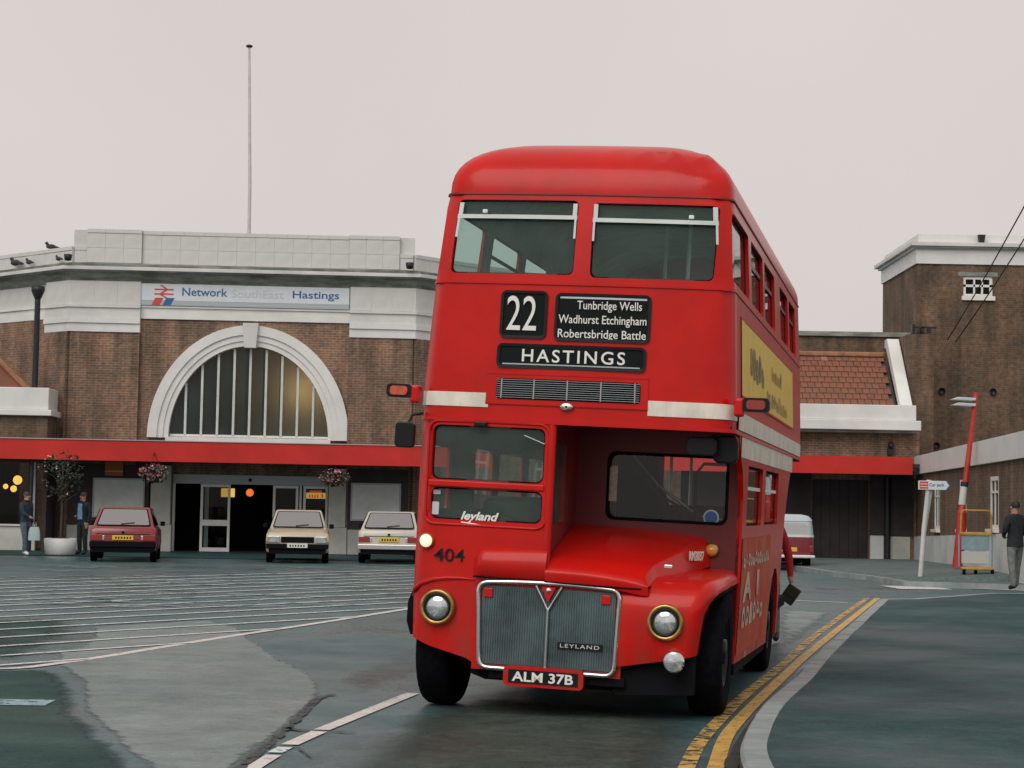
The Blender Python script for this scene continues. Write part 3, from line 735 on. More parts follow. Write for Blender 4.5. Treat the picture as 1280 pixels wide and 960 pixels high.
strip(us(.75), us(YP + .1), 2.05, 2.235, .006, 'cream', 'side_band_lower')
# window glass with frames
def pane(loop, d, m, name='window_pane', parent=bus, step=.25):
    mb = MB(); sheet(loop, [], step, lambda u, z, dd: bo(u, z, d), mb); return mb.build(name, m, parent)
def wframe(loop, d, w_, m, name, parent):
    """flat ring round a window opening, w_ wide inwards"""
    c = (sum(p[0] for p in loop) / len(loop), sum(p[1] for p in loop) / len(loop)); n = len(loop)
    hx = max(abs(p[0] - c[0]) for p in loop); hz = max(abs(p[1] - c[1]) for p in loop)
    inn = [(c[0] + (p[0] - c[0]) * (1 - w_ / hx), c[1] + (p[1] - c[1]) * (1 - w_ / hz)) for p in loop]
    a = [bo(*p, d) for p in loop]; b = [bo(*p, d) for p in inn]
    return MB().add(a + b, [(i, (i + 1) % n, n + (i + 1) % n, n + i) for i in range(n)]).build(name, m, parent)
for k, lp in enumerate(fwin):
    g = pane(lp, .035, 'glass'); wframe(lp, .033, .012, 'black_matt', 'gasket', g)
    xl, xr = ((-1.008, -.05) if k == 0 else (.072, 1.032)); zb = 3.80 if k == 0 else 3.785
    mb = MB(); mb.grid(lambda a, b: bo(uf(xl + (xr - xl) * a, 3.8), zb + .032 * b, -.006), 12, 1)
    mb.grid(lambda a, b: bo(uf(xl + (xr - xl) * a, 3.8), zb + .032, -.006 + .04 * b), 12, 1)
    mb.build('opener_rail', 'opener_white', g)
    tx = xl + .22 if k == 0 else xr - .2
    p_ = bo(uf(tx, zb), zb + .05, -.01); MB().box(p_.x - .02, p_.x + .02, p_.y - .01, p_.y + .01, zb + .04, zb + .07).build('catch', 'white_frame', g, .006)
    for xs, sg in ((xl, -1), (xr, 1)):
        for (za, zc, ww) in ((zb, 3.925, .036), (zb - .15, zb, .018)):
            mb = MB(); mb.grid(lambda a, b: bo(uf(xs - sg * .004, 3.8) - sg * ww * a, za + (zc - za) * b, -.007), 1, 3)
            mb.build('channel', 'opener_white', g)
for s in (1, -1):
    for i, ((a, b), lp) in enumerate(zip(uy, uwin[s])):
        g = pane(lp, .035, 'glass_clear'); wframe(lp, .03, .022, 'black_matt', 'gasket', g)
        if i:
            mb = MB(); mb.grid(lambda p, q: bo(s * (us(a) + (b - a) * p), 3.70 + .035 * q, .022), 4, 1); mb.build('opener_rail', 'black_paint', g)
for lp in lwin:
    g = pane(lp, .035, 'glass_clear'); wframe(lp, .03, .02, 'black_matt', 'gasket', g)
for a, b in rly:
    lp = sidew(a, b, 1.5, 2.0, 1); g = pane(lp, .035, 'glass_clear'); wframe(lp, .03, .022, 'black_matt', 'gasket', g)
    mb = MB(); mb.grid(lambda p, q: bo(us(a) + (b - a) * p, 1.80 + .03 * q, .022), 4, 1); mb.build('opener_rail', 'white_frame', g)
for lp in cabw:
    g = pane(lp, .03, 'glass'); wframe(lp, .026, .012, 'black_matt', 'gasket', g)
MB().box(-1.10, -.19, -.012, .03, 1.70, 1.748).build('windscreen_bar', 'bus_red', bus, .008)
# raised beads around the cab windscreen
def bead(loop, d, r, m, name, parent=bus):
    pts = [bo(u, z, d) for u, z in loop]; return MB().tube(pts + [pts[0]], r, 6, False).build(name, m, parent)
bead(rrect(-1.13, -.165, 1.412, 2.208, .08), -.002, .012, 'bus_red', 'windscreen_surround')
# half-cab recess: bulkhead, cab inner wall, canopy soffit
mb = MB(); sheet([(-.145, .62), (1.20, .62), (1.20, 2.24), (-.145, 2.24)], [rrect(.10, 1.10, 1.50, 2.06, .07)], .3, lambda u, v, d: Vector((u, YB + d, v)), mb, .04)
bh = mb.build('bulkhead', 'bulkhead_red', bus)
mb = MB(); sheet(rrect(.10, 1.10, 1.50, 2.06, .07), [], .4, lambda u, v, d: Vector((u, YB + .03, v)), mb); g = mb.build('window_pane', 'glass_clear', bus)
lp = rrect(.10, 1.10, 1.50, 2.06, .07); n = len(lp); inn = rrect(.125, 1.075, 1.525, 2.035, .06)
MB().add([(p[0], YB - .004, p[1]) for p in lp] + [(p[0], YB - .012, p[1]) for p in inn], [(i, (i + 1) % n, n + (i + 1) % n, n + i) for i in range(n)]).build('gasket', 'black_matt', g)
mb = MB(); sheet([(.06, .9), (YB, .9), (YB, 2.24), (.06, 2.24)], [rrect(.18, .62, 1.45, 2.1, .05)], .3, lambda u, v, d: Vector((-.145 - d, u, v)), mb, .04)
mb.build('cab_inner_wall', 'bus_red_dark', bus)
bx('window_pane', -.186, -.182, .18, .62, 1.45, 2.1, 'glass', bus)
mb = MB(); sheet([(-1.18, .62), (-.2, .62), (-.2, 2.24), (-1.18, 2.24)], [rrect(-1.02, -.35, 1.52, 2.05, .06)], .3, lambda u, v, d: Vector((u, YB + d, v)), mb, .04)
mb.build('cab_bulkhead', 'interior_dark', bus)
MB().tube([(-.155, .03, 1.0), (-.152, .02, 1.6), (-.150, .022, 2.24)], .035, 8).build('cab_corner_post', 'bus_red', bus)
# steering wheel, driver's seat
mb = MB(); T = Matrix.Translation((-.68, .42, 1.42)) @ Matrix.Rotation(radians(-28), 4, 'X')
mb.tube([T @ Vector((.23 * cos(a * pi / 12), .23 * sin(a * pi / 12), 0)) for a in range(25)], .014, 6, False)
for a in (0, 2.1, 4.2): mb.tube([T @ Vector((0, 0, 0)), T @ Vector((.23 * cos(a), .23 * sin(a), 0))], .01, 6)
mb.tube([T @ Vector((0, 0, 0)), (-.68, .15, .9)], .025, 8); mb.build('steering_wheel', 'black_paint', bus)
mb = MB(); mb.box(-.92, -.44, .72, 1.1, 1.0, 1.14).box(-.90, -.46, 1.0, 1.1, 1.14, 1.62); mb.build('driver_seat', 'leather_black', bus, .04)
# saloon seats
mb0 = MB(); mb0.box(0, .86, 0, .40, .36, .48).box(0, .86, .36, .46, .48, .98)
proto = mb0.build('seat', 'seat_cloth', bus, .04); proto.location = (-1.13, 1.7, .66)
def seat(x, y, z):
    o = proto.copy(); col.objects.link(o); o.location = (x, y, z)
for y in (2.5, 3.3, 4.1, 5.0): seat(-1.13, y, .66); seat(.27, y, .66)
for y in (.9, 1.75, 2.6, 3.45, 4.3, 5.15, 6.0): seat(-1.13, y, 2.31); seat(.27, y, 2.31)
for i, (x, y) in enumerate(((.25, 2.4), (.25, 4.0), (-.25, 3.2), (.25, 5.6), (.62, 6.5))):
    MB().tube([(x, y, .66), (x, y, 2.2)], .016, 8).build('grab_pole', 'steel', bus)
for x, y in ((.62, 1.5), (.30, 2.4), (-.28, 1.9)): MB().tube([(x, y, 2.31), (x + .03, y, 4.1)], .016, 8).build('grab_pole', 'white_paint', bus)
MB().tube([(.22, 1.35, 2.1), (.45, 1.7, 1.8), (.80, 1.75, 1.56), (1.0, 1.7, 1.54)], .014, 8).build('stair_rail', 'steel', bus)
MB().tube([(.20, 1.25, 2.05), (.52, 1.3, 1.72), (.86, 1.3, 1.55), (1.0, 1.3, 1.53)], .012, 8).build('stair_rail', 'black_paint', bus)
MB().tube([(.78, 1.6, .7), (.78, 1.6, 1.92), (.84, 1.6, 2.0), (1.08, 1.6, 2.0)], .014, 8).build('grab_pole', 'black_paint', bus)
mb = MB(); mb.prism([(.10, .7), (.62, .7), (.50, 1.56), (.28, 2.19), (.10, 2.19)], lambda a, b: (a, 2.3, b), lambda a, b: (a, 1.7, b)); mb.build('partition', 'black_matt', bus, recalc=True)
# route blinds
def plate(x0, x1, z0, z1, r, y, m, name, fr=.022):
    n_ = 5; lp = rrect(x0, x1, z0, z1, r, n_); n = len(lp); mb = MB()
    Y = lambda x, z, d: bo(uf(x, z), z, d)
    mb.add([Y(*p, .004) for p in lp] + [Y(*p, -.016) for p in lp] + [Y(*p, -.014) for p in rrect(x0 + fr, x1 - fr, z0 + fr, z1 - fr, max(r - fr, .01), n_)] + [Y(*p, -.002) for p in rrect(x0 + fr, x1 - fr, z0 + fr, z1 - fr, max(r - fr, .01), n_)],
           [(k * n + i, k * n + (i + 1) % n, (k + 1) * n + (i + 1) % n, (k + 1) * n + i) for k in range(3) for i in range(n)])
    f = mb.build(name, 'black_paint', bus)
    mb = MB(); sheet(rrect(x0 + fr * .6, x1 - fr * .6, z0 + fr * .6, z1 - fr * .6, max(r - fr, .01)), [], .3, lambda u, v, d: Y(u, v, -.003), mb); mb.build('blind', m, f)
    return f
f22 = plate(-.605, -.235, 2.865, 3.235, .045, 0, 'blind_black', 'route_number_box')
fvia = plate(-.175, .565, 2.855, 3.225, .045, 0, 'blind_black', 'via_box')
fdst = plate(-.615, .545, 2.635, 2.825, .045, 0, 'blind_black', 'destination_box')
yb = FR(2.8) - .004
lettering('22', -.435, yb + .002, 3.06, .235, .265, 'white_letters', f22, bold=0)
for s_, x, z, wd in (('Tunbridge Wells', .245, 3.125, .50), ('Wadhurst Etchingham', .195, 3.015, .68), ('Robertsbridge Battle', .195, 2.905, .68)):
    lettering(s_, x, yb + .002, z, wd, .085 if 'g' in s_ or 'p' in s_ else .07, 'white_letters', fvia, bold=.004)
strip(uf(-.14, 3.2), uf(.53, 3.2), 3.183, 3.198, .006, 'sign_faded', 'blind_edge', parent=fvia)
strip(uf(-.57, 2.66), uf(.5, 2.66), 2.662, 2.672, .006, 'sign_grey', 'blind_edge', parent=fdst)
lettering('HASTINGS', -.015, yb, 2.735, .80, .098, 'white_letters', fdst, bold=.010, space=1.25)
# ventilation grille panel
for z0, z1 in ((2.355, 2.375), (2.585, 2.60)): strip(uf(-.685, 2.5), uf(.575, 2.5), z0 - .0, z1, .012, 'bus_red', 'grille_edge')
strip(uf(-.685, 2.5), uf(.575, 2.5), 2.35, 2.60, .008, 'bus_red', 'grille_panel')
lp = rrect(uf(-.605, 2.48), uf(.515, 2.48), 2.395, 2.555, .03)
mb = MB(); sheet(lp, [], .3, lambda u, z, d: bo(u, z, -.0105), mb); gr = mb.build('grille', 'black_matt', bus)
for i in range(9):
    z = 2.408 + i * .0168; strip(uf(-.60, z), uf(.51, z), z, z + .003, .022, 'sign_grey', 'grille_bar', parent=gr, step=.2)
for x in (-.565, -.31, -.05, .21, .47):
    mb = MB(); mb.grid(lambda a, b: bo(uf(x + .009 * a, 2.5), 2.40 + .15 * b, -.026), 1, 1); mb.build('grille_bar', 'steel', gr)
T = Matrix.Translation((-.045, -.018, 2.352)) @ Matrix.Rotation(pi / 2, 4, 'X') @ Matrix.Diagonal((1.75, 1, 1, 1))
em = MB().lathe([(.0, .012), (.022, .012), (.030, .004), (.031, -.01)], 20, T).build('emblem', 'chrome', bus)
T = Matrix.Translation((-.045, -.031, 2.352)) @ Matrix.Rotation(pi / 2, 4, 'X')
MB().lathe([(0, .002), (.009, .002), (.009, -.004)], 14, T).build('emblem_boss', 'black_paint', em)
# radiator
RX0, RX1, RZ0, RZ1 = -.655, .435, .345, .985
bx('radiator_backing', RX0 - .03, RX1 + .03, .0, .05, RZ0 - .02, RZ1 + .04, 'bus_red', bus)
rad = MB().box(RX0 + .03, RX1 - .03, -.015, .02, RZ0 + .03, RZ1 - .02).build('radiator_mesh', 'rad_mesh', bus)
mb = MB()
for i in range(54):
    x = RX0 + .05 + i * (RX1 - RX0 - .10) / 53; mb.box(x, x + .006, -.024, -.014, RZ0 + .04, RZ1 - .03)
mb.build('grille_slats', 'rad_mesh', rad)['kind'] = 'stuff'
lp = rpoly([(RX0, RZ1), (RX0 + .035, RZ0), (RX1 - .015, RZ0), (RX1 + .005, RZ1)][::-1], .075, 5)
pts = [(p[0], -.035 + (0 if p[1] < .9 else .0), p[1] + (.022 * (1 - ((p[0] + .11) / .55) ** 2) if p[1] > .9 else 0)) for p in subdiv(lp, .06)]
MB().tube(pts + [pts[0], pts[1]], .019, 8, False).build('radiator_surround', 'chrome', bus)
MB().tube([(-.105, -.036, .36), (-.105, -.038, .80)], .013, 8).build('radiator_bar', 'chrome', rad)
for s in (-1, 1): MB().tube([(-.105, -.038, .80), (-.105 + s * .03, -.038, .86), (-.105 + s * .10, -.036, .985)], .010, 6).build('radiator_bar', 'chrome', rad)
MB().prism([(-.16, .98), (-.105, .865), (-.05, .98)], lambda a, b: (a, -.05, b), lambda a, b: (a, -.02, b)).build('badge', 'bus_red', bus, recalc=True)
T = Matrix.Translation((-.105, -.052, .955)) @ Matrix.Rotation(pi / 2, 4, 'X')
MB().lathe([(0, .006), (.018, .004), (.022, -.004)], 14, T).build('badge_disc', 'chrome', bus)
for x in (-.575, .335): bx('red_block', x - .035, x + .035, -.034, -.012, .875, .945, 'bus_red', rad, .006)
bd = bx('name_badge', -.02, .325, -.036, -.02, .525, .572, 'black_paint', rad)
lettering('LEYLAND', .152, -.037, .549, .30, .028, 'sign_faded', bd, bold=.006, space=1.2)
pl = MB().prism(rrect(-.415, .20, .225, .375, .035), lambda a, b: (a, -.085, b), lambda a, b: (a, -.04, b)).build('plate_surround', 'bus_red', bus, recalc=True)
bx('number_plate', -.375, .16, -.090, -.080, .25, .35, 'black_paint', pl)
lettering('ALM 37B', -.11, -.0925, .30, .47, .075, 'white_letters', pl, bold=.022)
bx('front_bumper_bar', -.55, .50, .0, .08, .26, .335, 'black_matt', bus, .01)
# bonnet nose left of the split
def nose(u, v):
    x = -.71 + .575 * u; e = max(0, 1 - abs(2 * u - 1) ** 5); z = 1.03 + .22 * v
    prot = .075 * (sin(pi * min(1, max(0, .12 + v * .88)))) ** .6 * (1 if u > .1 else u / .1) + .0
    zt = z - (0 if u > .12 else (.12 - u) * .6 * v)
    return Vector((x, .01 - prot * (1 - .15 * u), zt + .012 * u * v))
MB().grid(nose, 22, 16).build('bonnet_nose', 'bus_red', bus)
MB().tube([(-.70, -.030, 1.028), (-.40, -.034, 1.022), (-.145, -.036, 1.022)], .007, 6).build('bonnet_gap', 'black_matt', bus)
# bonnet
def bonnet(u, v):
    # v: 0 front bottom .. 1 back at the bulkhead; u: 0 cab wall .. 1 outer edge
    if v < .18: t = v / .18; y = -.045 - .012 * sin(t * pi / 2); zc = 1.015 + .085 * t
    else:
        t = (v - .18) / .82; y = -.055 + (YB + .05) * t; zc = 1.10 + .05 * sin(min(1, t * 6) * pi / 2) + .30 * t ** .82
    xe = lerp(y, ((-.06, .60), (.2, .64), (.6, .78), (YB, .93)))
    x = -.14 + (xe + .14) * min(1, u / .78) if u < .78 else xe + .05 * sin((u - .78) / .22 * pi / 2)
    crown = -.055 * (min(1, u / .78)) ** 2.6
    z = zc + crown
    if u > .78:
        k = (u - .78) / .22; z = (zc + crown) * (1 - k) + (min(1.03 + .12 * max(0, y), zc + crown - .01)) * k if v >= .18 else z
        z -= .0
    if v >= .18 and u <= .78: z += .018 * (1 - abs(2 * u / .78 - 1)) * 0
    return Vector((x, y, z))
MB().grid(bonnet, 40, 44).build('bonnet', 'bus_red', bus)
MB().tube([(-.14, -.05, 1.02), (.25, -.058, 1.012), (.60, -.052, 1.008), (.66, .1, 1.035), (.74, .4, 1.08), (.86, .8, 1.14), (.95, YB, 1.17)], .007, 6).build('bonnet_gap', 'black_matt', bus)
bx('bonnet_handle', .735, .80, .16, .18, 1.165, 1.195, 'chrome', bus, .006)
lettering('RM2037', .905, .80, 1.255, .20, .075, 'cream', bus, rot=(pi / 2, 0, radians(62)), bold=.02)
# nearside wing
prof = [(-.03, .42), (-.045, .60), (-.045, .78), (-.03, .90), (.01, .99), (.08, 1.055), (.18, 1.09), (.35, 1.11), (.6, 1.125), (.85, 1.14), (YB, 1.15)]
pp = smooth_path(prof, 4)
def wing(u, v):
    i = v * (len(pp) - 1); k = min(int(i), len(pp) - 2); t = i - k
    y = pp[k][0] + (pp[k + 1][0] - pp[k][0]) * t; z = pp[k][1] + (pp[k + 1][1] - pp[k][1]) * t
    a, b = Vector(pp[k]), Vector(pp[k + 1]); d = (b - a).normalized(); ny, nz_ = d.y, -d.x     # inward normal (y,z)
    x1 = lerp(v, ((0, 1.03), (.25, 1.075), (.5, 1.13), (.75, 1.19), (1, 1.21)))
    x0 = .44; R_ = .10
    uu = u / .75
    if uu <= 1: x = x0 + (x1 - R_ - x0) * uu; dep = 0
    else:
        th = (u - .75) / .25 * pi / 2; x = x1 - R_ + R_ * sin(th); dep = R_ * (1 - cos(th))
    if v < .3: z += .115 * max(0, (x - .45) / .6) * (1 - v / .3)
    bul = .03 * sin(pi * min(1, max(0, (u) / .95))) * max(0, 1 - abs(v - .3) / .4)
    return Vector((x, y + ny * dep - bul, z + nz_ * dep))
MB().grid(wing, 26, 40).build('front_wing', 'bus_red', bus)
edge = [wing(1, k / 30) for k in range(31)]
MB().tube([p + Vector((-.012, .01, -.01)) for p in edge[:27]], .022, 8).build('wing_rubber', 'rubber', bus)
e2 = [wing(1, k / 30) + Vector((.0, .03, -.02)) for k in range(31)]
mb = MB(); mb.grid(lambda u, v: e2[int(v * 30)] + Vector((-.03 - .5 * u, .03 + .05 * u, -.05 * (1 - 0))), 3, 30); mb.build('wheel_arch', 'black_matt', bus)
MB().prism([(.42, .20), (1.02, .24), (1.02, .56), (.42, .44)], lambda a, b: (a, .04, b), lambda a, b: (a, .10, b)).build('valance', 'black_matt', bus, recalc=True)
mb = MB(); mb.prism([(-.72, .28), (-.6, .24), (.45, .24), (.45, .50), (-.72, .50)], lambda a, b: (a, .12, b), lambda a, b: (a, .2, b)); mb.build('valance', 'black_matt', bus, recalc=True)
# cab wing outline (raised bead and slight bulge)
def cwing(u, v):
    a = pi * (.0 + 1.0 * u); r = .02 + .30 * v
    return None
bead_pts = [bo(uf(x, z), z, -.004) for x, z in ((-.70, 1.0), (-.80, 1.005), (-.92, 1.0), (-1.02, .985), (-1.12, .95))] + [bo(-(A_ + BQ * .6), .90, -.004), bo(-(A_ + BQ), .84, -.004)]
MB().tube(bead_pts, [.006, .012, .016, .018, .018, .016, .01], 8).build('wing_bead', 'bus_red', bus)
# headlamps
def headlamp(x, z, y):
    T = Matrix.Translation((x, y, z)) @ Matrix.Rotation(pi / 2, 4, 'X')
    h = MB().lathe([(.140, -.03), (.138, .010), (.130, .024), (.118, .026), (.104, .016), (.102, .0)], 32, T).build('headlamp', 'brass', bus)
    MB().lathe([(.106, .002), (.104, .022), (.092, .024), (.088, .004)], 32, T).build('inner_ring', 'black_paint', h)
    MB().lathe([(.090, .006), (.075, .018), (.045, .026), (.0, .030)], 28, T).build('lens', 'lens', h)
headlamp(-.975, .775, -.005); headlamp(.795, .775, -.075)
T = Matrix.Translation((.875, -.10, .49)) @ Matrix.Rotation(pi / 2, 4, 'X')
fl = MB().lathe([(.0, -.09), (.05, -.08), (.078, -.02), (.082, .01), (.070, .018)], 26, T).build('fog_lamp', 'chrome', bus)
MB().lathe([(.071, .016), (.05, .022), (0, .026)], 24, T).build('lens', 'lens', fl)
def small_lamp(x, y, z, r, m, name):
    T = Matrix.Translation((x, y, z)) @ Matrix.Rotation(pi / 2, 4, 'X')
    h = MB().lathe([(r * 1.15, -.02), (r * 1.15, .012), (r * .95, .018)], 20, T).build(name, 'brass', bus)
    MB().lathe([(r, .012), (r * .8, .03), (r * .4, .042), (0, .046)], 20, T).build('lens', m, h)
small_lamp(-1.10, .03, 1.275, .052, 'lamp_lit', 'side_lamp'); small_lamp(.985, YB - .02, 1.30, .050, 'lamp_amber', 'side_lamp')
lettering('404', -.91, .02, 1.175, .245, .10, 'black_paint', bus, bold=.004)
lettering('leyland', -.685, .022, 1.475, .30, .085, 'white_letters', bus, bold=.03, shear=.3)
MB().tube([(-.83, .021, 1.432), (-.7, .021, 1.420), (-.55, .021, 1.424), (-.525, .021, 1.435)], .006, 6).build('sticker', 'white_letters', bus)
for (x, z, w_, h_) in ((-1.045, 1.655, .06, .035), (-1.05, 1.53, .055, .10)): MB().prism(rrect(x - w_ / 2, x + w_ / 2, z - h_ / 2, z + h_ / 2, .01), lambda a, b: (a, .060, b), lambda a, b: (a, .062, b)).build('sticker', 'sign_faded', bus, recalc=True)
T = Matrix.Translation((.965, YB + .02, 1.56)) @ Matrix.Rotation(pi / 2, 4, 'X')
dsc = MB().lathe([(.065, -.004), (.065, .004), (.052, .005)], 24, T).build('disc_sticker', 'sign_faded', bus)
MB().lathe([(.053, .004), (0, .006)], 24, T).build('disc_centre', 'sticker_blue', dsc)
# wipers
MB().tube([(-.20, -.015, 2.06), (-.36, -.02, 2.12)], .006, 6).build('wiper', 'steel', bus)
bx('wiper_motor', -.76, -.66, -.03, .02, 2.17, 2.21, 'black_paint', bus, .01)
# semaphore style indicator ears
def ear(s, lit):
    x = 1.22 * s
    e = MB().box(min(x, x + s * .075), max(x, x + s * .075), .02, .13, 2.335, 2.475).build('indicator', 'bus_red', bus, .02)
    cx = x + s * .165; lp = rrect(cx - .10, cx + .10, 2.375, 2.48, .03)
    MB().prism(lp, lambda a, b: (a, .02, b), lambda a, b: (a, .11, b)).build('housing', 'black_paint', e, recalc=True)
    MB().prism(rrect(cx - .07, cx + .07, 2.393, 2.462, .025), lambda a, b: (a, .008, b), lambda a, b: (a, .03, b)).build('lens', 'lens_orange' if lit else 'tail_red', e, recalc=True)
    return e
ear(-1, True); e_ = ear(1, False)
# mirrors
def mirror(x0, x1, y, z0, z1, arm, label):
    m_ = MB().prism(rrect(x0, x1, z0, z1, .035), lambda a, b: (a, y, b), lambda a, b: (a, y + .06, b)).build('mirror', 'black_paint', bus, .01, recalc=True)
    MB().tube(arm, .012, 6).build('mirror_arm', 'black_paint', m_)
mirror(-1.40, -1.245, .02, 1.985, 2.185, [(-1.20, .1, 2.26), (-1.28, .06, 2.24), (-1.30, .05, 2.18)], '')
mirror(.86, 1.09, .16, 2.035, 2.175, [(1.2, .12, 2.26), (1.12, .18, 2.2), (1.0, .2, 2.16)], '')
MB().prism(rrect(1.05, 1.24, 1.985, 2.20, .05), lambda a, b: (a, .30, b), lambda a, b: (a, .38, b)).build('mirror', 'black_paint', bus, .015, recalc=True)
# offside rubber flare, door edge
MB().tube([(-1.215, .20, .54), (-1.235, .22, .64), (-1.245, .28, .78), (-1.235, .40, .90), (-1.215, .55, .97)], [.02, .040, .045, .040, .015], 8).build('wing_rubber', 'rubber', bus)
# adverts
def sidep(y0, y1, z0, z1, d, m, name, parent=bus, s=1):
    n = max(2, int((y1 - y0) / .3)); mb = MB(); mb.grid(lambda a, b: bo(s * us(y0 + (y1 - y0) * a), z0 + (z1 - z0) * b, -d), n, 3); return mb.build(name, m, parent)
ad = sidep(.62, 6.55, 2.53, 3.13, .008, 'ad_yellow', 'side_advert')
for (y0, y1, z0, z1) in ((.6, 6.57, 3.13, 3.15), (.6, 6.57, 2.51, 2.53), (6.55, 6.6, 2.51, 3.15)): sidep(y0, y1, z0, z1, .012, 'bus_red', 'advert_frame', ad)
random.seed(11)
def side_text(t_, y, z, wd, ht, m, parent, **k):
    o = lettering(t_, HW(z) + .013, y, z, wd, ht, m, parent, rot=(pi / 2, 0, pi / 2), **k)
    for v in o.data.vertices:                                   # lay the letters on the leaning side
        zz = z + v.co.y; v.co.z += HW(zz) - HW(z)
def blot(y0, y1, z0, z1, m, parent, n_):
    """worn remains of a printed word: uneven rounded strokes of unlike heights"""
    w_ = (y1 - y0) / n_; mb = MB()
    for i in range(n_):
        a = y0 + i * w_; hh = (z1 - z0) * random.uniform(.62, 1); zb = z0 + (z1 - z0 - hh) * random.choice((0, 0, 0, .6))
        cy, cz = a + w_ * .45, zb + hh * .5
        ro = rpoly([(a + .04 * w_, zb), (a + .86 * w_, zb + random.uniform(0, .1) * hh), (a + .8 * w_, zb + hh * random.uniform(.55, 1)), (a + .1 * w_, zb + hh)], .06, 3)
        hole_ = [(cy + .16 * w_ * cos(q * pi / 5), cz + .2 * hh * sin(q * pi / 5)) for q in range(10)]
        sheet(ro, [hole_] if random.random() < .75 else [], .3, lambda u, v, d: bo(us(u), v, -.012), mb, grid=False)
    mb.build('lettering', m, parent)['kind'] = 'stuff'
blot(1.35, 2.75, 2.70, 3.00, 'ad_dark', ad, 5); blot(3.6, 4.9, 2.84, 3.0, 'ad_faint', ad, 6); blot(3.0, 5.6, 2.58, 2.74, 'ad_faint', ad, 9)
lad = sidep(1.2, 4.15, .46, 1.40, .006, 'ad_orange', 'lower_advert')
blot(1.3, 3.9, 1.16, 1.30, 'ad_cream', lad, 12)
side_text('A', 1.75, 1.00, .75, .24, 'ad_cream', lad, bold=.03); side_text('I', 2.75, 1.00, .18, .22, 'ad_cream', lad, bold=.02)
blot(1.4, 3.5, .66, .88, 'ad_cream', lad, 6)
# wheels
def wheel(x, y, w_, r, parent, tyre='rubber', hub='black_paint', name='wheel', rimr=.55, zc=None, s=1):
    zc = r if zc is None else zc
    T = Matrix.Translation((x, y, zc)) @ Matrix.Rotation(pi / 2, 4, 'Y')
    h = w_ / 2
    ty = MB().lathe([(r * rimr, -h * .9), (r * .8, -h), (r * .94, -h * .95), (r * .995, -h * .7), (r, -h * .3), (r, h * .3), (r * .995, h * .7), (r * .94, h * .95), (r * .8, h), (r * rimr, h * .9)], 32, T).build(name, tyre, parent)
    hb = MB().lathe([(r * rimr, h * .85), (r * rimr * .95, h * .5), (r * rimr * .6, h * .35), (r * .22, h * .45), (r * .2, h * .9), (0, h * .95)], 24, T if s > 0 else T @ Matrix.Rotation(pi, 4, 'X')).build('hub', hub, ty)
    return ty
for x, s in ((-1.06, -1), (1.06, 1)):
    wheel(x, fy, .27, wr, bus, zc=wr + x * tan(BLEAN), s=s)
    wheel(x - s * .0, ry, .27, wr, bus, zc=wr + x * tan(BLEAN), s=s)
bx('side_skirt', 1.16, 1.19, 1.3, 4.25, .30, .40, 'black_matt', bus)
bx('platform', -.3, .95, 5.7, BL - .05, .33, .40, 'black_matt', bus)
MB().tube([(.62, 7.7, .4), (.62, 7.7, 2.25)], .018, 8).build('platform_pole', 'white_paint', bus)
# ------------------------------------------------------------------ the station building
SA = radians(3.0)
station = empty('station_building', (-8.1517, 57.5, 0), SA)
tag(station, 'brick station building with pale stone cornice, arched window and name sign', 'building')
def wall_piece(name, length, z0, z1, m, parent, origin, rz, th=.4, holes=()):
    """a wall whose outer face runs along local +X from the origin, facing local -Y"""
    mb = MB(); sheet([(0, z0), (length, z0), (length, z1), (0, z1)], list(holes), 20, lambda u, v, d: Vector((u, d, v)), mb, th, grid=False, smooth=False)
    mb.box(0, length, th, th + .01, z0, z0 + .02)
    o = mb.build(name, m, parent); o.location = (*origin, 0); o.rotation_euler = (0, 0, rz); return o
def block_course(name, length, z0, z1, y, th, m, parent, origin, rz, bw=.56, joint=.003, share={}):
    """a course of separate stone blocks with recessed joints; local X along the wall"""
    n = max(1, round(length / bw)); w_ = length / n
    key = (round(w_, 3), round(z1 - z0, 3), th, m)
    if key not in share:
        me = bpy.data.meshes.new(name); tmp = MB().box(joint / 2, w_ - joint / 2, 0, th, joint / 2, z1 - z0 - joint / 2)
        o_ = tmp.build(name, m, None, .003, 1); share[key] = o_.data; bpy.data.objects.remove(o_)
    for i in range(n):
        o = bpy.data.objects.new(name, share[key]); col.objects.link(o); o.parent = parent
        lx, ly_ = i * w_, y + random.uniform(0, .006)
        o.location = (origin[0] + lx * cos(rz) - ly_ * sin(rz), origin[1] + lx * sin(rz) + ly_ * cos(rz), z0); o.rotation_euler = (0, 0, rz)
def mould(name, length, prof, m, parent, origin, rz, x0=0.0, miter=(0, 0)):
    """a moulding with profile [(y_out, z)] run along local X; miter = extra length per unit of projection at each end"""
    n = len(prof)
    a = [(x0 - miter[0] * -p[0] * 1.0, p[0], p[1]) for p in prof]; b = [(length + miter[1] * -p[0], p[0], p[1]) for p in prof]
    mb = MB().add(a + b, [(i, (i + 1) % n, n + (i + 1) % n, n + i) for i in range(n)] + [tuple(range(n))[::-1], tuple(range(n, 2 * n))])
    o = mb.build(name, m, parent, recalc=True); o.location = (*origin, 0); o.rotation_euler = (0, 0, rz); return o
ZC0, ZC1 = 8.15, 8.74
CL, CR = -5.3, 5.1                          # corners of the front
WL = 9.0
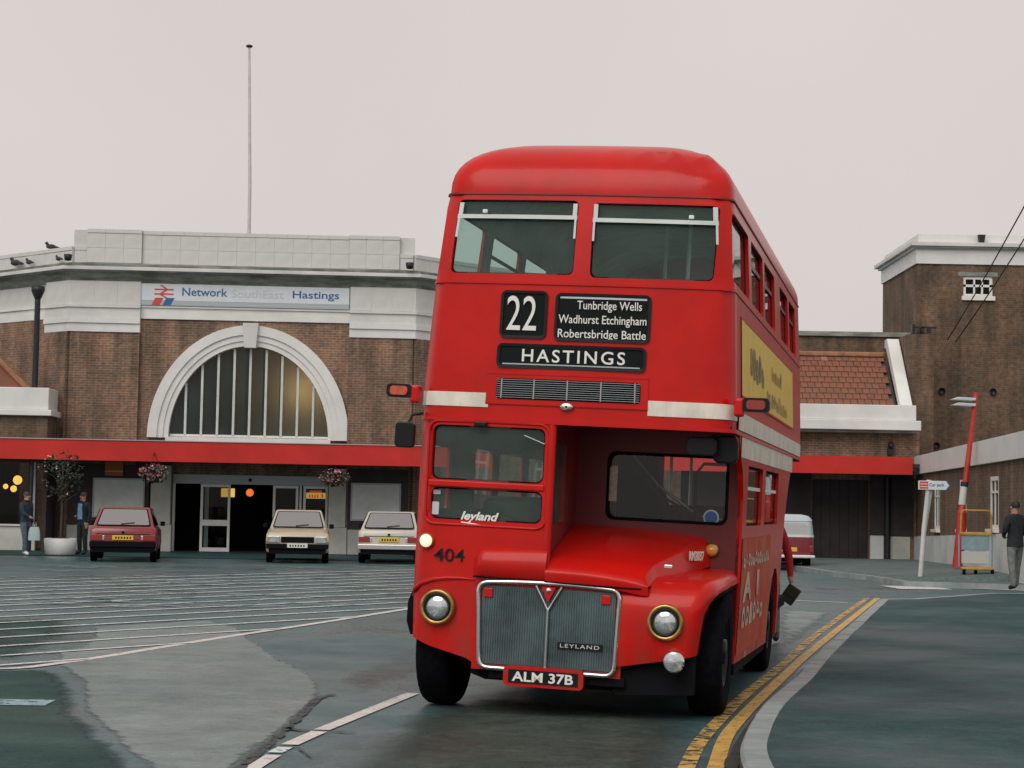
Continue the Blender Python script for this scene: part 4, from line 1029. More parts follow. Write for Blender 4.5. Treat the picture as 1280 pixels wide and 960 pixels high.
# walls: centre with the arch opening, flanking piers, wings at 45 degrees
acx, acz, aro, ari = .15, 3.42, 3.03, 2.43
hole = [(acx + ari * cos(pi * k / 40), 3.50 + (2.84) * sin(pi * k / 40)) for k in range(41)]
ent = [(-2.1, -.05), (2.62, -.05), (2.62, 2.36), (-2.1, 2.36)]
h1 = [(p[0] + 3.2, p[1]) for p in hole]; h2 = [(p[0] + 3.2, p[1]) for p in ent]
mb = MB(); sheet([(0, 0.0), (6.35, 0.0), (6.35, 7.1), (0, 7.1)], [h1, h2], 20, lambda u, v, d: Vector((u, d, v)), mb, .45, grid=False, smooth=False)
o = mb.build('front_wall', 'brick', station); o.location = (-3.2, 0, 0)
for x0, x1 in ((CL, -3.2), (3.15, CR)):
    wp = MB().box(0, x1 - x0, -.16, .4, 0, 6.62).build('pier', 'brick', station); wp.location = (x0, 0, 0)
c45 = cos(radians(45))
lw = MB().box(-WL, 0, 0, .4, 0, 7.1).build('wing_wall', 'brick', station); lw.location = (CL + .0, -.04, 0); lw.rotation_euler = (0, 0, radians(45) * -1)
lp_ = MB().box(-1.15, 0.02, -.16, .1, 0, 6.62).build('pier', 'brick', station); lp_.location = (CL, -.04, 0); lp_.rotation_euler = (0, 0, radians(45) * -1)
rw = MB().box(0, WL, 0, .4, 0, 7.1).build('wing_wall', 'brick', station); rw.location = (CR, -.04, 0); rw.rotation_euler = (0, 0, radians(45))
rp_ = MB().box(-.02, 1.15, -.16, .1, 0, 6.62).build('pier', 'brick', station); rp_.location = (CR, -.04, 0); rp_.rotation_euler = (0, 0, radians(45))
MB().box(CL - .1, CR + .1, .3, 9, 8.6, 8.9).box(CL, CR, 7, 7.3, 0, 8.7).build('roof_deck', 'roof_felt', station)
# entablature: blocks of frieze, moulded bands, weathered cornice, parapet
T8 = tan(radians(22.5))
def entab(length, origin, rz, pier=(), ends=(T8, T8), sign=None):
    fw = 'faience'
    mould('backing', length, [(.10, 6.95), (.10, 9.75 if sign else 9.2), (.3, 9.75 if sign else 9.2), (.3, 6.95)], 'faience', station, origin, rz)
    mould('band', length, [(-.02, 7.06), (-.02, 7.40), (-.07, 7.40), (-.07, 7.46), (.12, 7.46), (.12, 7.06)], 'faience_clean', station, origin, rz, miter=ends)
    block_course('frieze_block', length, 7.47, 8.14, .02, .1, fw, station, origin, rz)
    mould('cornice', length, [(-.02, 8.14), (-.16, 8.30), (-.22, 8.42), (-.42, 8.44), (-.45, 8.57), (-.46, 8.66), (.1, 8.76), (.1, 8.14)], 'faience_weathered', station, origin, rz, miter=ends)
    mould('cornice_fillet', length, [(-.465, 8.47), (-.475, 8.48), (-.475, 8.57), (-.465, 8.58)], 'faience', station, origin, rz, miter=ends)
entab(CR - CL, (CL, -.04), 0, sign=True)
# wings: local X runs along the wall
def at45(o_x, o_y, L, rz, left):
    if left: return (o_x - L * cos(rz), o_y - L * sin(rz))
    return (o_x, o_y)
entab(WL, at45(CL, -.04, WL, radians(-45), True), radians(-45), ends=(0, T8))
entab(WL, (CR, -.04), radians(45), ends=(T8, 0))
# pier capitals (extra bands standing proud of the centre)
for x0, x1, org, rz, en in ((0, CL * -1 - 3.2, (CL, -.04), 0, (T8, 0)), (0, CR - 3.15, (3.15, -.04), 0, (0, T8)), (WL - 1.15, WL, at45(CL, -.04, WL, radians(-45), True), radians(-45), (0, T8)), (0, 1.15, (CR, -.04), radians(45), (T8, 0))):
    L_ = x1 - x0; o2 = (org[0] + x0 * cos(rz), org[1] + x0 * sin(rz))
    mould('capital_band', L_, [(-.16, 6.62), (-.16, 6.88), (.05, 6.88), (.05, 6.62)], 'faience_clean', station, o2, rz, miter=en)
    mould('capital_band', L_, [(-.21, 6.885), (-.21, 7.05), (.05, 7.05), (.05, 6.885)], 'faience_clean', station, o2, rz, miter=en)
    mould('capital_band', L_, [(-.17, 7.055), (-.17, 7.36), (-.22, 7.36), (-.22, 7.43), (.05, 7.43), (.05, 7.055)], 'faience', station, o2, rz, miter=en)
    mould('capital_block', L_, [(-.14, 7.435), (-.14, 8.17), (.05, 8.17), (.05, 7.435)], 'faience', station, o2, rz, miter=en)
    block_course('frieze_block', L_ - .04, 7.45, 8.15, -.15, .08, 'faience', station, (o2[0] + .02 * cos(rz), o2[1] + .02 * sin(rz)), rz, .6)
# parapets
def parapet(x0, x1, z1, y, nrow, org=(0, 0), rz=0, bw=.56):
    L_ = x1 - x0; o2 = (org[0] + x0 * cos(rz), org[1] + x0 * sin(rz)); h = (z1 - .12 - 8.74) / nrow
    for r in range(nrow): block_course('parapet_block', L_, 8.74 + h * r, 8.74 + h * (r + 1), y, .22, 'faience', station, o2, rz, bw if r % 2 else bw * 1.07)
    block_course('coping_stone', L_, z1 - .12, z1, y - .02, .30, 'faience', station, o2, rz, bw * 1.1)
parapet(-3.22, 3.08, 9.76, .0, 2); parapet(-4.88, -3.225, 9.77, -.10, 2); parapet(3.085, 4.63, 9.77, -.10, 2)
parapet(CL + .05, -4.885, 9.23, -.05, 1); parapet(4.635, CR - .05, 9.23, -.05, 1)
parapet(0, WL - .03, 9.23, -.02, 1, at45(CL, -.04, WL, radians(-45), True), radians(-45)); parapet(.03, WL, 9.23, -.02, 1, (CR, -.04), radians(45))
bx('parapet_core', -4.8, 4.55, .14, .3, 8.7, 9.66, 'faience', station)
# arch surround: two rings and a keystone
def ring(r0, r1, y0, y1, m, name, sz=.955):
    n = 48; mb = MB(); pr = []
    for k in range(n + 1):
        a = pi * k / n; c_, s_ = cos(a), sin(a)
        pr.append([(acx + r0 * c_, y1, 3.42 + r0 * 1.17 * s_ ** 1 if False else 3.42 + (3.0 if r0 < 2.5 else r0 * 1.165) * 0 + 0), ])
    vs = []
    for k in range(n + 1):
        a = pi * k / n; c_, s_ = cos(a), sin(a)
        e0 = (acx + r0 * c_, 3.45 + (r0 + .42) * s_); e1 = (acx + r1 * c_, 3.45 + (r1 + .42) * s_)
        vs += [(e0[0], y1, e0[1]), (e0[0], y0, e0[1]), (e1[0], y0, e1[1]), (e1[0], y1, e1[1])]
    fs = [(4 * k + j, 4 * k + (j + 1) % 4, 4 * (k + 1) + (j + 1) % 4, 4 * (k + 1) + j) for k in range(n) for j in range(4)] + [(0, 1, 2, 3), (4 * n, 4 * n + 3, 4 * n + 2, 4 * n + 1)]
    return MB().add(vs, fs).build(name, m, station, recalc=True)
ring(2.76, 3.05, -.14, .1, 'faience_clean', 'arch_surround'); ring(2.58, 2.757, -.09, .2, 'faience_clean', 'arch_surround'); ring(2.42, 2.577, -.05, .30, 'faience_clean', 'arch_surround')
mb = MB(); mb.prism([(acx - .24, 6.98), (acx + .24, 6.98), (acx + .18, 6.22), (acx - .18, 6.22)], lambda a, b: (a, -.26, b), lambda a, b: (a, .1, b)); mb.build('keystone', 'faience', station, .015, recalc=True)
# window: sill, mullions, panes
bx('window_sill', acx - 2.5, acx + 2.5, -.10, .3, 3.33, 3.48, 'faience_clean', station, .01)
bx('window_frame', acx - 2.40, acx + 2.42, .12, .24, 3.485, 3.57, 'white_frame', station)
NP = 10; pw = 4.84 / NP
def archz(x): return 3.45 + (2.42 + .40) * sqrt(max(0, 1 - ((x - acx) / 2.42) ** 2))
for i in range(NP):
    xa, xb = acx - 2.42 + i * pw, acx - 2.42 + (i + 1) * pw
    top = [(xb - (xb - xa) * k / 6, max(3.56, archz(xb - (xb - xa) * k / 6) - .0)) for k in range(7)]
    pts = [(xa, 3.55), (xb, 3.55)] + top
    n = len(pts); tl = random.uniform(-.012, .012)
    MB().add([(a, .17 + tl * (a - xa), b) for a, b in pts], [tuple(range(n))]).build('window_pane', 'pane_frosted', station)
    if i: bx('mullion', xa - .035, xa + .035, .10, .21, 3.56, archz(xa) - .01, 'mullion_grey', station)
# name sign with badge
sg = bx('name_sign', -3.22, 3.12, -.14, -.03, 7.62, 8.13, 'sign_white', station)
bx('sign_foot', -3.22, 3.12, -.145, -.035, 7.47, 7.615, 'sign_grey', sg)
SX = lambda u: (u - 306) / 40.9            # px -> metres along the facade
for s_, u0, u1, z, ht, m in (('Network', 226, 282, 7.90, .25, 'sign_blue'), ('SouthEast', 287, 352, 7.88, .24, 'sign_faded'), ('Hastings', 363, 421, 7.86, .30, 'sign_blue')):
    lettering(s_, SX((u0 + u1) / 2), -.143, z, SX(u1) - SX(u0), ht, m, sg, bold=.012, ext=.004)
def poly3(pts, m, name, y=-.147):
    MB().prism(pts, lambda a, b: (a, y, b), lambda a, b: (a, y + .01, b)).build(name, m, sg, recalc=True)
cx = SX(203.5); cz = 7.90
for dz, d in ((.055, 1), (-.085, -1)):      # double arrow
    poly3([(cx - .29, cz + dz - .022), (cx + .29, cz + dz - .022), (cx + .29, cz + dz + .022), (cx - .29, cz + dz + .022)], 'sign_red', 'railway_arrows')
for a, b in (((-.10, .19), (.10, .055)), ((-.12, -.085), (.10, .055)), ((.10, -.215), (-.12, -.085))):
    (x0, z0), (x1, z1) = a, b; poly3([(cx + x0 - .04, cz + z0), (cx + x0 + .04, cz + z0), (cx + x1 + .04, cz + z1), (cx + x1 - .04, cz + z1)], 'sign_red', 'railway_arrows', -.15)
for x0, m in ((188.5, 'sign_red'), (202, 'sign_blue')):
    a, b = SX(x0), SX(x0 + 10); poly3([(a, 7.48), (b, 7.48), (b + .11, 7.70), (a + .11, 7.70)], m, 'flash', -.152)
# entrance screen
scr = bx('entrance_header', -2.1, 2.62, .12, .30, 2.07, 2.35, 'stone_grey_frame' if 'stone_grey_frame' in M else 'sign_grey', station)
MB().box(-2.1, 2.62, .14, .28, 2.36, 2.7).build('header_panel', 'dark_board', station)
def leaf(x0, x1, name, mid=True, y=.18):
    f = .075; mb = MB()
    mb.box(x0, x0 + f, y, y + .05, .02, 2.06).box(x1 - f, x1, y, y + .05, .02, 2.06).box(x0 + f, x1 - f, y, y + .05, 1.98, 2.06).box(x0 + f, x1 - f, y, y + .05, .02, .14)
    if mid: mb.box(x0 + f, x1 - f, y, y + .05, .80, .98)
    d = mb.build(name, 'white_frame', station)
    MB().add([(x0 + f, y + .02, .14), (x1 - f, y + .02, .14), (x1 - f, y + .02, 1.98), (x0 + f, y + .02, 1.98)], [(0, 1, 2, 3)]).build('pane', 'dark_glass', d); return d
leaf(-1.26, -.36, 'door'); leaf(-1.14, -1.02, 'door_edge', False, .26)
leaf(.93, 1.70, 'door'); leaf(1.85, 2.60, 'door'); bx('door_post', -2.10, -2.03, .15, .27, .02, 2.07, 'white_frame', station)
bx('door_post', 1.74, 1.80, .15, .27, .02, 2.07, 'white_frame', station)
MB().sphere((.23, .1, 2.21), .055).build('sensor', 'black_paint', station)
for x0, x1 in ((-2.72, -2.12), (2.64, 3.16)):
    p_ = bx('stone_pier', x0, x1, -.22, .1, .82, 2.6, 'stone_pier', station, .01); bx('pier_base', x0 - .05, x1 + .05, -.27, .1, 0, .815, 'stone_pier', station, .01)
for x0, x1 in ((-5.2, -2.78), (3.22, 5.05)): bx('plinth', x0, x1, -.20, .1, 0, .76, 'stone_pier', station, .01)
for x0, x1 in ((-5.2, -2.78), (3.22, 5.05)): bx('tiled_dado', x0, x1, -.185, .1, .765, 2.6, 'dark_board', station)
# dark hall with lit signs inside
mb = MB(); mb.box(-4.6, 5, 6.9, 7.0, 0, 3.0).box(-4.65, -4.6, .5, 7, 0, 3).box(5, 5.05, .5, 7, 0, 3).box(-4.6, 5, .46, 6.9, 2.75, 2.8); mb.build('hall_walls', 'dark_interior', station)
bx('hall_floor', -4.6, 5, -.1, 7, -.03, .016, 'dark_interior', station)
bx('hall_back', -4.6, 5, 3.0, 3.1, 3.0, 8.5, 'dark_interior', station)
hs = bx('lit_sign', -.72, -.30, .9, .96, 1.68, 1.95, 'sign_lit_yellow', station, .02)
MB().sphere((.14, 1.2, 1.83), .12).build('lit_globe', 'globe_orange', station)
hs = bx('lit_sign', 1.93, 2.55, .32, .36, 1.68, 1.86, 'sign_lit_yellow', station); bx('sign_top', 1.93 + .1, 2.40, .315, .355, 1.865, 1.93, 'sign_lit_red', hs)
for k, x in enumerate((2.02, 2.10, 2.18, 2.26, 2.40)): bx('lettering', x, x + .045, .312, .322, 1.71, 1.80 + .03 * (k == 4), 'sign_lit_red', hs)
# drain pipe on the left wing
pth = [(-6.12, -1.05, 7.75), (-6.12, -1.05, 5.0), (-6.12, -1.05, .2)]
MB().tube(pth, .085, 10).build('drain_pipe', 'iron_black', station)
MB().lathe([(.09, -.25), (.20, .0), (.20, .14), (.0, .14)], 10, Matrix.Translation((-6.12, -1.05, 7.72))).build('hopper_head', 'iron_black', station)
for x in (CL + .0, CR - .1): MB().lathe([(.0, -.02), (.10, .0), (.13, .18), (0, .20)], 8, Matrix.Translation((x - .05, -.6, 8.72))).build('rain_outlet', 'iron_black', station)
# canopy
can = empty('canopy', (-8.1517, 57.5, 0), SA); tag(can, 'long red fascia canopy over the station entrance', 'canopy')
bx('fascia', -22, 7.5, -2.55, -2.45, 2.67, 3.26, 'canopy_red', can)
bx('soffit', -22, 7.5, -2.44, .4, 3.05, 3.15, 'dark_board', can)
bx('lead_edge', -22, 7.5, -2.58, -2.43, 3.262, 3.285, 'sign_grey', can)
for x in (-10.5, -5.9, 6.2): MB().tube([(x, -2.2, .01), (x, -2.2, 3.05)], .06, 10).build('column', 'iron_black', can)
# posters and notices
def poster(x0, x1, z0, z1, y, label):
    p_ = bx('poster_board', x0, x1, y - .03, y, z0, z1, 'poster_paper', None); p_.matrix_world = Matrix.Translation((-8.1517, 57.5, 0)) @ Matrix.Rotation(SA, 4, 'Z')
    fr = MB()
    for (a, b, c, d) in ((x0 - .05, x1 + .05, z1, z1 + .05), (x0 - .05, x1 + .05, z0 - .05, z0), (x0 - .05, x0, z0, z1), (x1, x1 + .05, z0, z1)): fr.box(a, b, y - .05, y, c, d)
    fr.build('frame', 'sign_grey', p_); tag(p_, label, 'poster', 'poster boards by the entrance')
poster(-4.40, -2.95, 1.05, 2.14, -.19, 'pale poster board on the wall behind the red car')
poster(3.36, 4.78, 1.08, 2.13, -.19, 'pale poster board on the wall above the white hatchback')
p_ = bx('notice', -4.10, -3.56, -.26, -.2, 2.26, 2.72, 'orange_notice', None); p_.matrix_world = Matrix.Translation((-8.1517, 57.5, 0)) @ Matrix.Rotation(SA, 4, 'Z')
bx('notice_stripe', -4.10, -3.56, -.265, -.2, 2.38, 2.41, 'plate_yellow', p_); tag(p_, 'small orange notice under the canopy above the poster', 'notice')
# left neighbour: shop front with parapet and gabled tile roof, under the same canopy
lsb = empty('corner_shop', (-8.1517, 57.5, 0), SA); tag(lsb, 'low brick shop block with white parapet and tiled gable at left edge', 'building')
LY = -1.5
bx('wall', -20, -5.62, LY, LY + 1.5, 2.6, 3.97, 'brick_dark', lsb)
mb = MB(); mb.box(-20, -5.60, LY - .06, LY + 1.4, 4.15, 4.80).box(-20, -5.50, LY - .14, LY + 1.4, 3.97, 4.145); mb.build('parapet', 'faience_clean', lsb, .02)
mb = MB(); mb.prism([(-12.5, 4.7), (-6.35, 4.7), (-7.45, 5.75), (-11.4, 5.75)], lambda a, b: (a, LY + 1.3, b), lambda a, b: (a, LY + .9, b)); mb.build('gable', 'roof_tile', lsb, recalc=True)
MB().tube([(-6.30, LY + .85, 4.72), (-7.42, LY + .85, 5.78)], .09, 6).build('verge', 'roof_tile_pale', lsb)
bx('shop_stall_riser', -20, -5.9, LY + .1, LY + .3, 0, .72, 'stone_pier', lsb)
MB().add([(-20, LY + .18, .76), (-5.9, LY + .18, .76), (-5.9, LY + .18, 2.6), (-20, LY + .18, 2.6)], [(0, 1, 2, 3)]).build('shop_window', 'dark_glass', lsb)
bx('shop_sill', -20, -5.9, LY + .04, LY + .3, .722, .77, 'faience_clean', lsb)
for x in (-9.9, -7.8, -6.0): bx('glazing_bar', x, x + .06, LY + .12, LY + .22, .775, 2.6, 'sign_grey', lsb)
bx('shop_back', -20, -5.7, LY + 3.2, LY + 3.3, 0, 3.0, 'dark_interior', lsb); bx('shop_side', -5.72, -5.6, LY + .1, LY + 3.2, 0, 3.0, 'dark_board', lsb)
for (u, v, r) in ((22, 600, .14), (17, 611, .10), (7, 608, .08)):
    d = Fw + Rr * ((u - 640) / F_PX) - Uu * ((v - 480) / F_PX); t = 57.0 / d.y; P = d * t + Vector((0, 0, CAM_H))
    g = MB().sphere((0, 0, 0), r).build('globe_lamp', 'globe_lamp'); g.location = P
    MB().tube([(0, 0, r), (0, 0, 3.0 - P.z)], .01, 6).build('lamp_cord', 'iron_black', g)
    tag(g, {600: 'largest yellow globe lamp glowing in the shop at left', 611: 'small yellow globe lamp just below the largest one', 608: 'faint yellow globe lamp at the left picture edge'}[v], 'lamp', 'globe lamps in the shop')
# lamp inside the hall that glows through the arch window
hl = MB().sphere((0, 0, 0), .13, 16, 10).build('hall_lamp', 'hall_lamp'); hl.location = (-8.1517 + 1.72, 57.5 + 1.0, 4.95)
MB().tube([(0, 0, .4), (0, 0, 2.8)], .02, 6).build('lamp_cord', 'iron_black', hl); tag(hl, 'warm lamp glowing behind the right panes of the arched window', 'lamp')
# flagpole
fp_ = empty('flagpole', (-8.7, 61.5, 8.9)); tag(fp_, 'tall thin pale flagpole above the station parapet', 'flagpole')
MB().tube([(0, 0, 0), (-.03, 0, 3), (-.17, 0, 7.6)], [.06, .055, .04], 10).build('pole', 'grey_post', fp_)
MB().sphere((-.17, 0, 7.65), .09, 10, 6, (1.3, 1.3, .6)).build('finial', 'wood', fp_)
# pigeons on the cornice
def pigeon(x, y, z, rz, label, s=1.0):
    r = empty('pigeon', (x, y, z), rz); tag(r, label, 'bird', 'pigeons on the cornice')
    mb = MB(); mb.sphere((0, 0, .10 * s), .09 * s, 10, 8, (1.7, .9, .85)); mb.sphere((.13 * s, 0, .20 * s), .05 * s, 8, 6); mb.tube([(.08 * s, 0, .13 * s), (.13 * s, 0, .2 * s)], .045 * s, 8)
    mb.tube([(-.12 * s, 0, .09 * s), (-.26 * s, 0, .06 * s)], [.05 * s, .03 * s], 6); mb.tube([(.17 * s, 0, .2 * s), (.20 * s, 0, .19 * s)], [.014 * s, .005 * s], 5); mb.build('body', 'bird_grey', r)
    for k in (-1, 1): MB().tube([(0, .03 * k, .04), (0, .03 * k, -.002)], .008, 5).build('leg', 'petal_red', r)
def onwing(u, z):                            # a point above the left wing's cornice for a picture column
    d = Fw + Rr * ((u - 640) / F_PX); base_ = Vector((-8.1517, 57.5)) ; ca, sa = cos(SA), sin(SA)
    cx_, cy_ = CL, -.3
    px = base_.x + cx_ * ca - cy_ * sa; py = base_.y + cx_ * sa + cy_ * ca; dr = (cos(SA - radians(45)), sin(SA - radians(45)))
    # solve x/y ratio
    k = d.x / d.y; t = (px - k * py) / (k * dr[1] - dr[0]); return (px + dr[0] * t, py + dr[1] * t, z)
pigeon(*onwing(14, 8.78), 2.6, 'plump pigeon sitting on the left cornice near the picture edge', 1.25)
pigeon(*onwing(31, 8.78), 2.4, 'small pigeon crouching on the left cornice', .9)
pigeon(*onwing(68, 8.78), 2.4, 'pigeon on the left cornice nearest the corner', .8)
a_ = onwing(50, 9.24); pigeon(a_[0] + .12, a_[1] + .30, 9.235, 3.3, 'lone pigeon on top of the left parapet', 1.0)
# ------------------------------------------------------------------ buildings at the right
lk = empty('link_block', (0, 0, 0)); tag(lk, 'low brick block with orange tiled roof and white parapet behind the bus', 'building')
X0, X1 = 5.5, 13.0
# front wall with wide dark opening
mb = MB(); sheet([(X0, 0), (X1 + .2, 0), (X1 + .2, 4.2), (X0, 4.2)], [[(9.75, .02), (11.58, .02), (11.58, 2.6), (9.75, 2.6)]], 20, lambda u, v, d: Vector((u, 61 + d, v)), mb, .4, grid=False, smooth=False)
mb.build('wall', 'brick', lk)
bx('parcel_door', 9.76, 11.57, 61.25, 61.3, .0, 2.6, 'dark_door', lk)  # near-black boards stand in for the unlit open passage
for k in range(6): bx('door_plank', 9.78 + k * .3, 10.06 + k * .3, 61.225, 61.249, .04, 2.58, 'dark_door', lk)
bx('plinth', 11.62, 12.05, 60.93, 61.2, 0, .82, 'plinth_white', lk, .01); bx('plinth', 12.25, 12.9, 60.93, 61.2, 0, .80, 'stone_pier', lk, .01)
bx('dark_panel', X0, 9.7, 60.9, 61, .02, 2.9, 'dark_door', lk)  # brick below the canopy covered near-black, its shade painted on
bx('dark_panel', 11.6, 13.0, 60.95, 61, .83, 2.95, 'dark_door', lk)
bx('end_wall', 12.92, 13.755, 61.42, 64.0, 0, 7.4, 'brick_dark', lk)
MB().tube([(12.15, 60.85, 0), (12.15, 60.85, 2.7)], .10, 10).build('drain_pipe', 'iron_black', lk)
mb = MB(); mb.box(X0, 12.98, 60.45, 61.2, 4.52, 5.01).box(X0, 13.12, 60.36, 61.2, 4.20, 4.515); mb.build('parapet', 'faience_clean', lk, .02)
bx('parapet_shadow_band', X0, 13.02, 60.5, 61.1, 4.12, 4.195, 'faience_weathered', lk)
# tiled roof, each tile its own piece
ry0, ry1, rz0, rz1 = 61.15, 63.0, 5.02, 6.75
sl = Vector((0, ry1 - ry0, rz1 - rz0)); ang = math.atan2(sl.z, sl.y)
MB().add([(X0, ry0, rz0 - .06), (12.5, ry0, rz0 - .06), (12.5, ry1, rz1 - .06), (X0, ry1, rz1 - .06)], [(0, 1, 2, 3)]).build('roof_deck', 'roof_felt', lk)
rows = 9; cl_ = sl.length / rows; tw = .235
tms = []
for m_ in ('roof_tile', 'roof_tile_grey', 'roof_tile', 'roof_tile_grey', 'roof_tile_brown', 'roof_tile_pale'):
    t_ = MB().box(.008, tw - .008, -.02, cl_ * 1.25, 0, .035).build('roof_tile', m_, None, .006, 1); tms.append(t_.data); bpy.data.objects.remove(t_)
random.seed(5); cnt = 0
for r in range(rows):
    off = (r % 2) * tw / 2
    n_ = int((12.46 - 6.3 - off) / tw)
    for i in range(n_):
        o = bpy.data.objects.new('roof_tile', random.choice(tms[:5] if random.random() < .9 else tms) if random.random() < .5 else tms[0]); col.objects.link(o); o.parent = lk
        p_ = sl * (r / rows); o.location = (6.3 + off + i * tw, ry0 + p_.y - .01, rz0 + p_.z + .015 + random.uniform(0, .008)); o.rotation_euler = (ang - .10, random.uniform(-.01, .01), 0); cnt += 1
bx('ridge_tile', X0, 12.46, ry1 - .12, ry1 + .1, rz1 + .0, rz1 + .16, 'roof_tile_pale', lk, .04)
# sloping gable coping
mb = MB(); mb.prism([(60.9, 5.0), (62.95, 7.05), (63.15, 7.05), (63.15, 7.35), (62.75, 7.35), (60.55, 5.02)], lambda a, b: (12.48, a, b), lambda a, b: (12.88, a, b)); mb.build('gable_coping', 'faience_clean', lk, .02, recalc=True)
bx('back_wall', 3, 13.9, 64.0, 64.5, 0, 7.52, 'brick_dark', lk); bx('back_coping', 3, 13.7, 63.9, 64.55, 7.525, 7.68, 'faience_weathered', lk)
ll = MB().box(12.16, 12.34, 60.8, 61, 3.42, 3.62).sphere((12.25, 60.85, 3.72), .10, 8, 6, (1, 1, 1.4)).build('bulkhead_lamp', 'iron_black', lk)
# canopy section at the right
c2 = bx('canopy', 3.5, 12.56, 59.0, 59.1, 2.76, 3.31, 'canopy_red', None); tag(c2, 'red fascia canopy across the dark parcel entrance', 'canopy')
bx('soffit', 3.5, 12.9, 59.11, 61, 2.98, 3.1, 'dark_board', c2)
# tower
tw_ = empty('brick_tower', (0, 0, 0)); tag(tw_, 'tall plain brick tower with white cornice at the right edge', 'building')
mb = MB(); sheet([(13.76, 0), (28, 0), (28, 10.06), (13.76, 10.06)], [[(15.32, 8.98), (16.33, 8.98), (16.33, 9.66), (15.32, 9.66)]], 20, lambda u, v, d: Vector((u, 64 + d, v)), mb, .2, grid=False, smooth=False)
mb.add([(13.76, 64, 0), (13.76, 70, 0), (13.76, 70, 10.06), (13.76, 64, 10.06)], [(0, 3, 2, 1)]); mb.build('wall', 'brick_dark', tw_)
mb = MB(); mb.box(13.70, 28, 63.94, 70.06, 10.06, 10.56).build('frieze', 'faience_clean', tw_)
mb = MB(); mb.box(13.60, 28, 63.84, 70.16, 10.565, 10.64).box(13.48, 28, 63.72, 70.28, 10.645, 10.78); mb.build('cornice', 'faience', tw_, .01)
mb = MB(); mb.box(13.80, 28, 64.05, 69.9, 10.785, 11.10); mb.build('parapet', 'faience_clean', tw_, .01)
for y, nm in ((63.835, 'gutter_line'),): bx(nm, 13.6, 28, y - .003, y + .01, 10.57, 10.60, 'faience_weathered', tw_)
wn = MB()
for (a, b, c, d) in ((15.32, 16.33, 9.56, 9.66), (15.32, 16.33, 9.30, 9.38), (15.32, 16.33, 8.98, 9.06), (15.32, 15.42, 9.06, 9.56), (16.23, 16.33, 9.06, 9.56), (15.68, 15.74, 9.06, 9.56), (15.95, 16.01, 9.06, 9.56)): wn.box(a, b, 64.06, 64.12 + .002 * (c - 8), c, d)
wf = wn.build('window', 'white_paint', tw_); MB().add([(15.3, 64.11, 8.98), (16.35, 64.11, 8.98), (16.35, 64.11, 9.66), (15.3, 64.11, 9.66)], [(0, 1, 2, 3)]).build('pane', 'dark_glass', wf); bx('window_back', 15.3, 16.35, 64.6, 64.62, 8.9, 9.7, 'dark_interior', wf)
bx('window_sill', 15.26, 16.39, 63.90, 64.1, 8.83, 8.975, 'white_paint', tw_); bx('lintel', 15.15, 16.5, 63.995, 64.1, 9.665, 9.80, 'faience_weathered', tw_)
for (x, z) in ((14.59, 5.71), (16.33, 5.72), (14.41, 3.86)): MB().lathe([(0, .0), (.10, .01), (.12, .08)], 10, Matrix.Translation((x, 64, z)) @ Matrix.Rotation(pi / 2, 4, 'X')).build('vent', 'iron_black', tw_)
mb = MB(); mb.box(13.55, 14.35, 63.7, 63.76, 7.82, 7.88).box(13.52, 13.62, 63.66, 64, 7.55, 7.95).box(13.85, 13.92, 63.7, 64, 7.7, 7.86).box(14.05, 14.15, 63.66, 63.78, 7.66, 7.82); mb.build('cable_bracket', 'iron_black', tw_)
MB().prism([(15.78, 11.06), (16.02, 11.06), (15.96, 10.72), (15.84, 10.72)], lambda a, b: (a, 63.75, b), lambda a, b: (a, 63.95, b)).build('cornice_bracket', 'iron_black', tw_, recalc=True)
# single storey office wing running towards the viewer
ow = empty('office_wing', (0, 0, 0)); tag(ow, 'single storey brick office wing with white band and white plinth', 'building')
wa = math.atan2(63.9 - 36, WALLX(63.9) - WALLX(36)); Lw = hypot(63.9 - 36, WALLX(63.9) - WALLX(36))
# local X from far end towards the viewer, facing local -Y (to the left)
org = Vector((WALLX(63.9), 63.9)); rzw = math.atan2(36 - 63.9, WALLX(36) - WALLX(63.9))
def wl(y): return (63.9 - y) / abs(sin(rzw))
ws = [62.0, 55.6, 50.2, 44.9, 40.2]
hol = [[(wl(y) - .62, 1.05 + .012 * (60 - y) - (.1 if y > 60 else 0)), (wl(y) + .62, 1.05 + .012 * (60 - y) - (.1 if y > 60 else 0)), (wl(y) + .62, 2.48), (wl(y) - .62, 2.48)] for y in ws]
mb = MB(); sheet([(0, 0), (Lw, 0), (Lw, 2.80), (0, 2.80)], hol, 40, lambda u, v, d: Vector((u, d, v)), mb, .22, grid=False, smooth=False)
wo = mb.build('wall', 'brick_dark', ow)
mbp = MB(); mbp.add([(0, -.06, -.1), (Lw, -.06, -.1), (Lw, -.06, 1.28), (0, -.06, .76), (0, .05, -.1), (Lw, .05, -.1), (Lw, .05, 1.28), (0, .05, .76)], [(0, 1, 2, 3), (3, 2, 6, 7), (1, 5, 6, 2), (4, 0, 3, 7)])
plw = mbp.build('plinth', 'plinth_white', ow)
bd_ = bx('band', 3.2, Lw, -.10, .3, 2.805, 3.38, 'faience_clean', ow); rf = bx('roof', 0, Lw, .1, 14, 3.1, 3.3, 'roof_felt', ow)
ew = bx('end_wall', Lw - .25, Lw - .01, .02, 14, 0, 3.09, 'brick_dark', ow)
for o_ in (wo, plw, bd_, rf, ew): o_.location = (org.x, org.y, 0); o_.rotation_euler = (0, 0, rzw)
